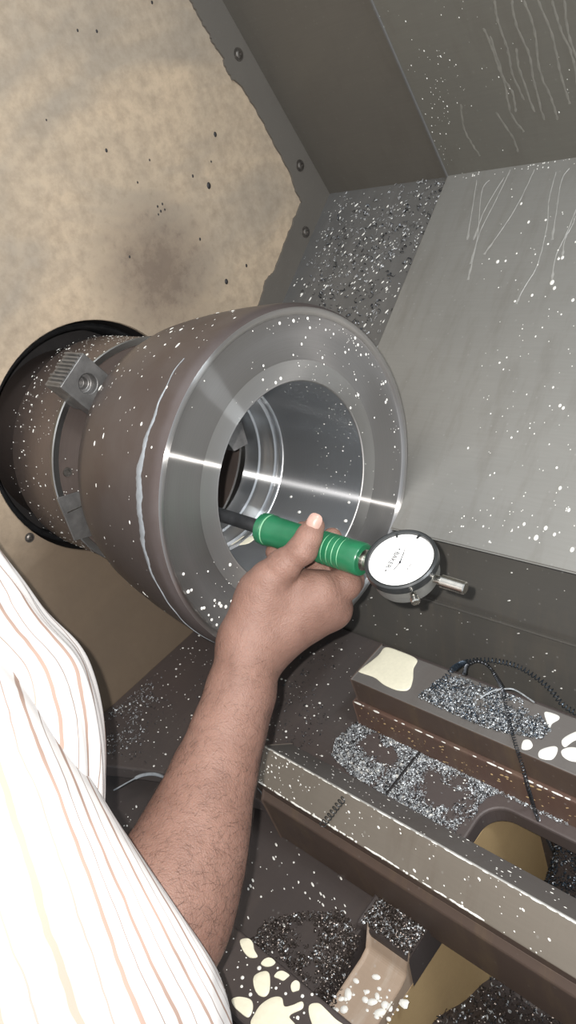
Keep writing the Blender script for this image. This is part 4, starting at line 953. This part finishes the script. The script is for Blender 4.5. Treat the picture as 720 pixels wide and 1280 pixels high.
# short dark hairs on the forearm
def hairs(n=2300):
    me = arm.data; vs = V_; N_ = np.zeros_like(vs); 
    e1 = vs[Q_[:, 2]]-vs[Q_[:, 0]]; e2 = vs[Q_[:, 3]]-vs[Q_[:, 1]]; fn = np.cross(e1, e2); fn /= np.linalg.norm(fn, axis=1)[:, None]+1e-12
    fc = vs[Q_].mean(1); ax = W(311, 812, .583)-W(213, 1118, .5); L = np.linalg.norm(ax); ax /= L
    t = (fc-W(213, 1118, .5))@ax/L; wgt = ((t > -.12) & (t < 1.0))*np.clip(1.15-t, .1, 1)
    out = fn@(-CZ) ; wgt = wgt*(out > -.3); wgt = wgt/wgt.sum(); ids = RNG.choice(len(fc), n, p=wgt); parts = []
    side = CX
    for i in ids:
        nn = fn[i]; p = fc[i]+nn*.0; tgt = side*random.uniform(.3, 1)-ax*random.uniform(-.5, .7)+RNG.normal(0, .3, 3); tgt -= nn*(tgt@nn); tgt /= np.linalg.norm(tgt); l = random.uniform(.003, .0075)
        bend = np.cross(nn, tgt)*random.uniform(-.35, .35)*l
        parts.append(tube([p-nn*.0003, p+nn*.0009+tgt*l*.35+bend*.3, p+nn*.0011+tgt*l*.7+bend*.75, p+nn*.0006+tgt*l+bend*1.3], [.00006, .00005, .00004, .00002], 3, False))
    v, f = merge(parts); o = obj('arm_hair', v, f, 'hair', arm); o['kind'] = 'stuff'; return o
hairs()

# shirt: sleeve tube and torso side with folds
def loft(secs, NU, NV, fold, uvf, thick=.0012):
    V = []; UV = []
    P = [np.array(s_[0]) for s_ in secs]; n = len(secs)
    for i in range(NV):
        s_ = i/(NV-1)*(n-1); k = min(int(s_), n-2); t = s_-k; t2 = t
        def cr(q):
            a0, a1, a2, a3 = (np.array(secs[min(max(j, 0), n-1)][q], float) for j in (k-1, k, k+1, k+2)); return .5*(2*a1+(a2-a0)*t+(2*a0-5*a1+4*a2-a3)*t*t+(-a0+3*a1-3*a2+a3)*t**3)
        c, a, b = cr(0), cr(1), cr(2)
        for j in range(NU):
            th_ = 2*PI*j/NU; dvec = a*math.cos(th_)+b*math.sin(th_); V.append(c+dvec*(1+fold(i/(NV-1), th_))); UV.append(uvf(i/(NV-1), j/NU))
    Fc = [(i*NU+j, i*NU+(j+1) % NU, (i+1)*NU+(j+1) % NU, (i+1)*NU+j) for i in range(NV-1) for j in range(NU)]
    return V, Fc, UV
# sleeve axis from hem (at the elbow) to shoulder
def sec(u, v, d, ra, rb, dirpx):
    c = W(u, v, d); axd = W(u+dirpx[0], v+dirpx[1], d+dirpx[2])-c; axd /= np.linalg.norm(axd)
    a = np.cross(axd, CZ); a /= np.linalg.norm(a); b = np.cross(a, axd); return (c, a*ra, b*rb)
dr = (-150, 105, -.10)
def secTB(T, B, d, rb, bulge):
    t = W(T[0], T[1], d); b_ = W(B[0], B[1], d-.01); return ((t+b_)/2, (b_-t)/2, -CZ*rb+(CX-CY*.7)*bulge)
secs = [secTB((151, 1052), (264, 1212), .490, .055, .022), secTB((128, 1006), (275, 1245), .485, .060, .023), secTB((98, 945), (284, 1300), .478, .068, .022),
        secTB((60, 880), (286, 1380), .470, .078, .020), secTB((10, 800), (276, 1480), .460, .090, .020), secTB((-60, 710), (240, 1580), .450, .105, .010), secTB((-160, 640), (160, 1700), .440, .12, .010), secTB((-320, 560), (20, 1800), .430, .13, .010)]
def fold1(s_, t): return (.016*math.sin(3*t+5*s_)+.020*math.sin(5*t-9*s_+1)+.014*math.sin(11*t+10*s_)+.007*math.sin(21*t-14*s_))*min(1, .2+s_*2.5)
v1, f1, u1 = loft(secs, 120, 90, fold1, lambda s_, t: (s_*9+.25*math.sin(6*t), t))
def tsec(v, edge, d, r, rb):
    rp = r*F/d; return (W(edge-rp-9, v, d), CX*r, CZ*rb+CY*.0)
ts = [tsec(600, -70, .50, .10, .09), tsec(690, -4, .50, .10, .09), tsec(730, 26, .49, .10, .09), tsec(775, 58, .485, .10, .09), tsec(818, 99, .48, .10, .09), tsec(860, 118, .475, .10, .09), tsec(920, 130, .465, .10, .09), tsec(985, 133, .455, .10, .09), tsec(1060, 126, .445, .10, .09), tsec(1180, 90, .43, .11, .10), tsec(1330, 60, .40, .11, .10)]
def fold2(s_, t): 
    k = math.sin(t)
    return .010*math.sin(9*t+7*s_)*1+.018*math.sin(16*t+3*s_+math.sin(5*s_))*(.3+.7*s_)+.008*math.sin(27*t-6*s_)
v2, f2, u2 = loft(ts, 200, 90, fold2, lambda s_, t: (t*22+s_*1.2, s_))
def cloth(name, v, f, u):
    sh = keep(obj(name, v, f, 'striped_cotton', pr, uv=u, angle=180), pr); md = sh.modifiers.new('cloth', 'SOLIDIFY'); md.thickness = .0012; md.offset = -1; return sh
cloth('shirt_sleeve', v1, f1, u1); cloth('shirt_front', v2, f2, u2)
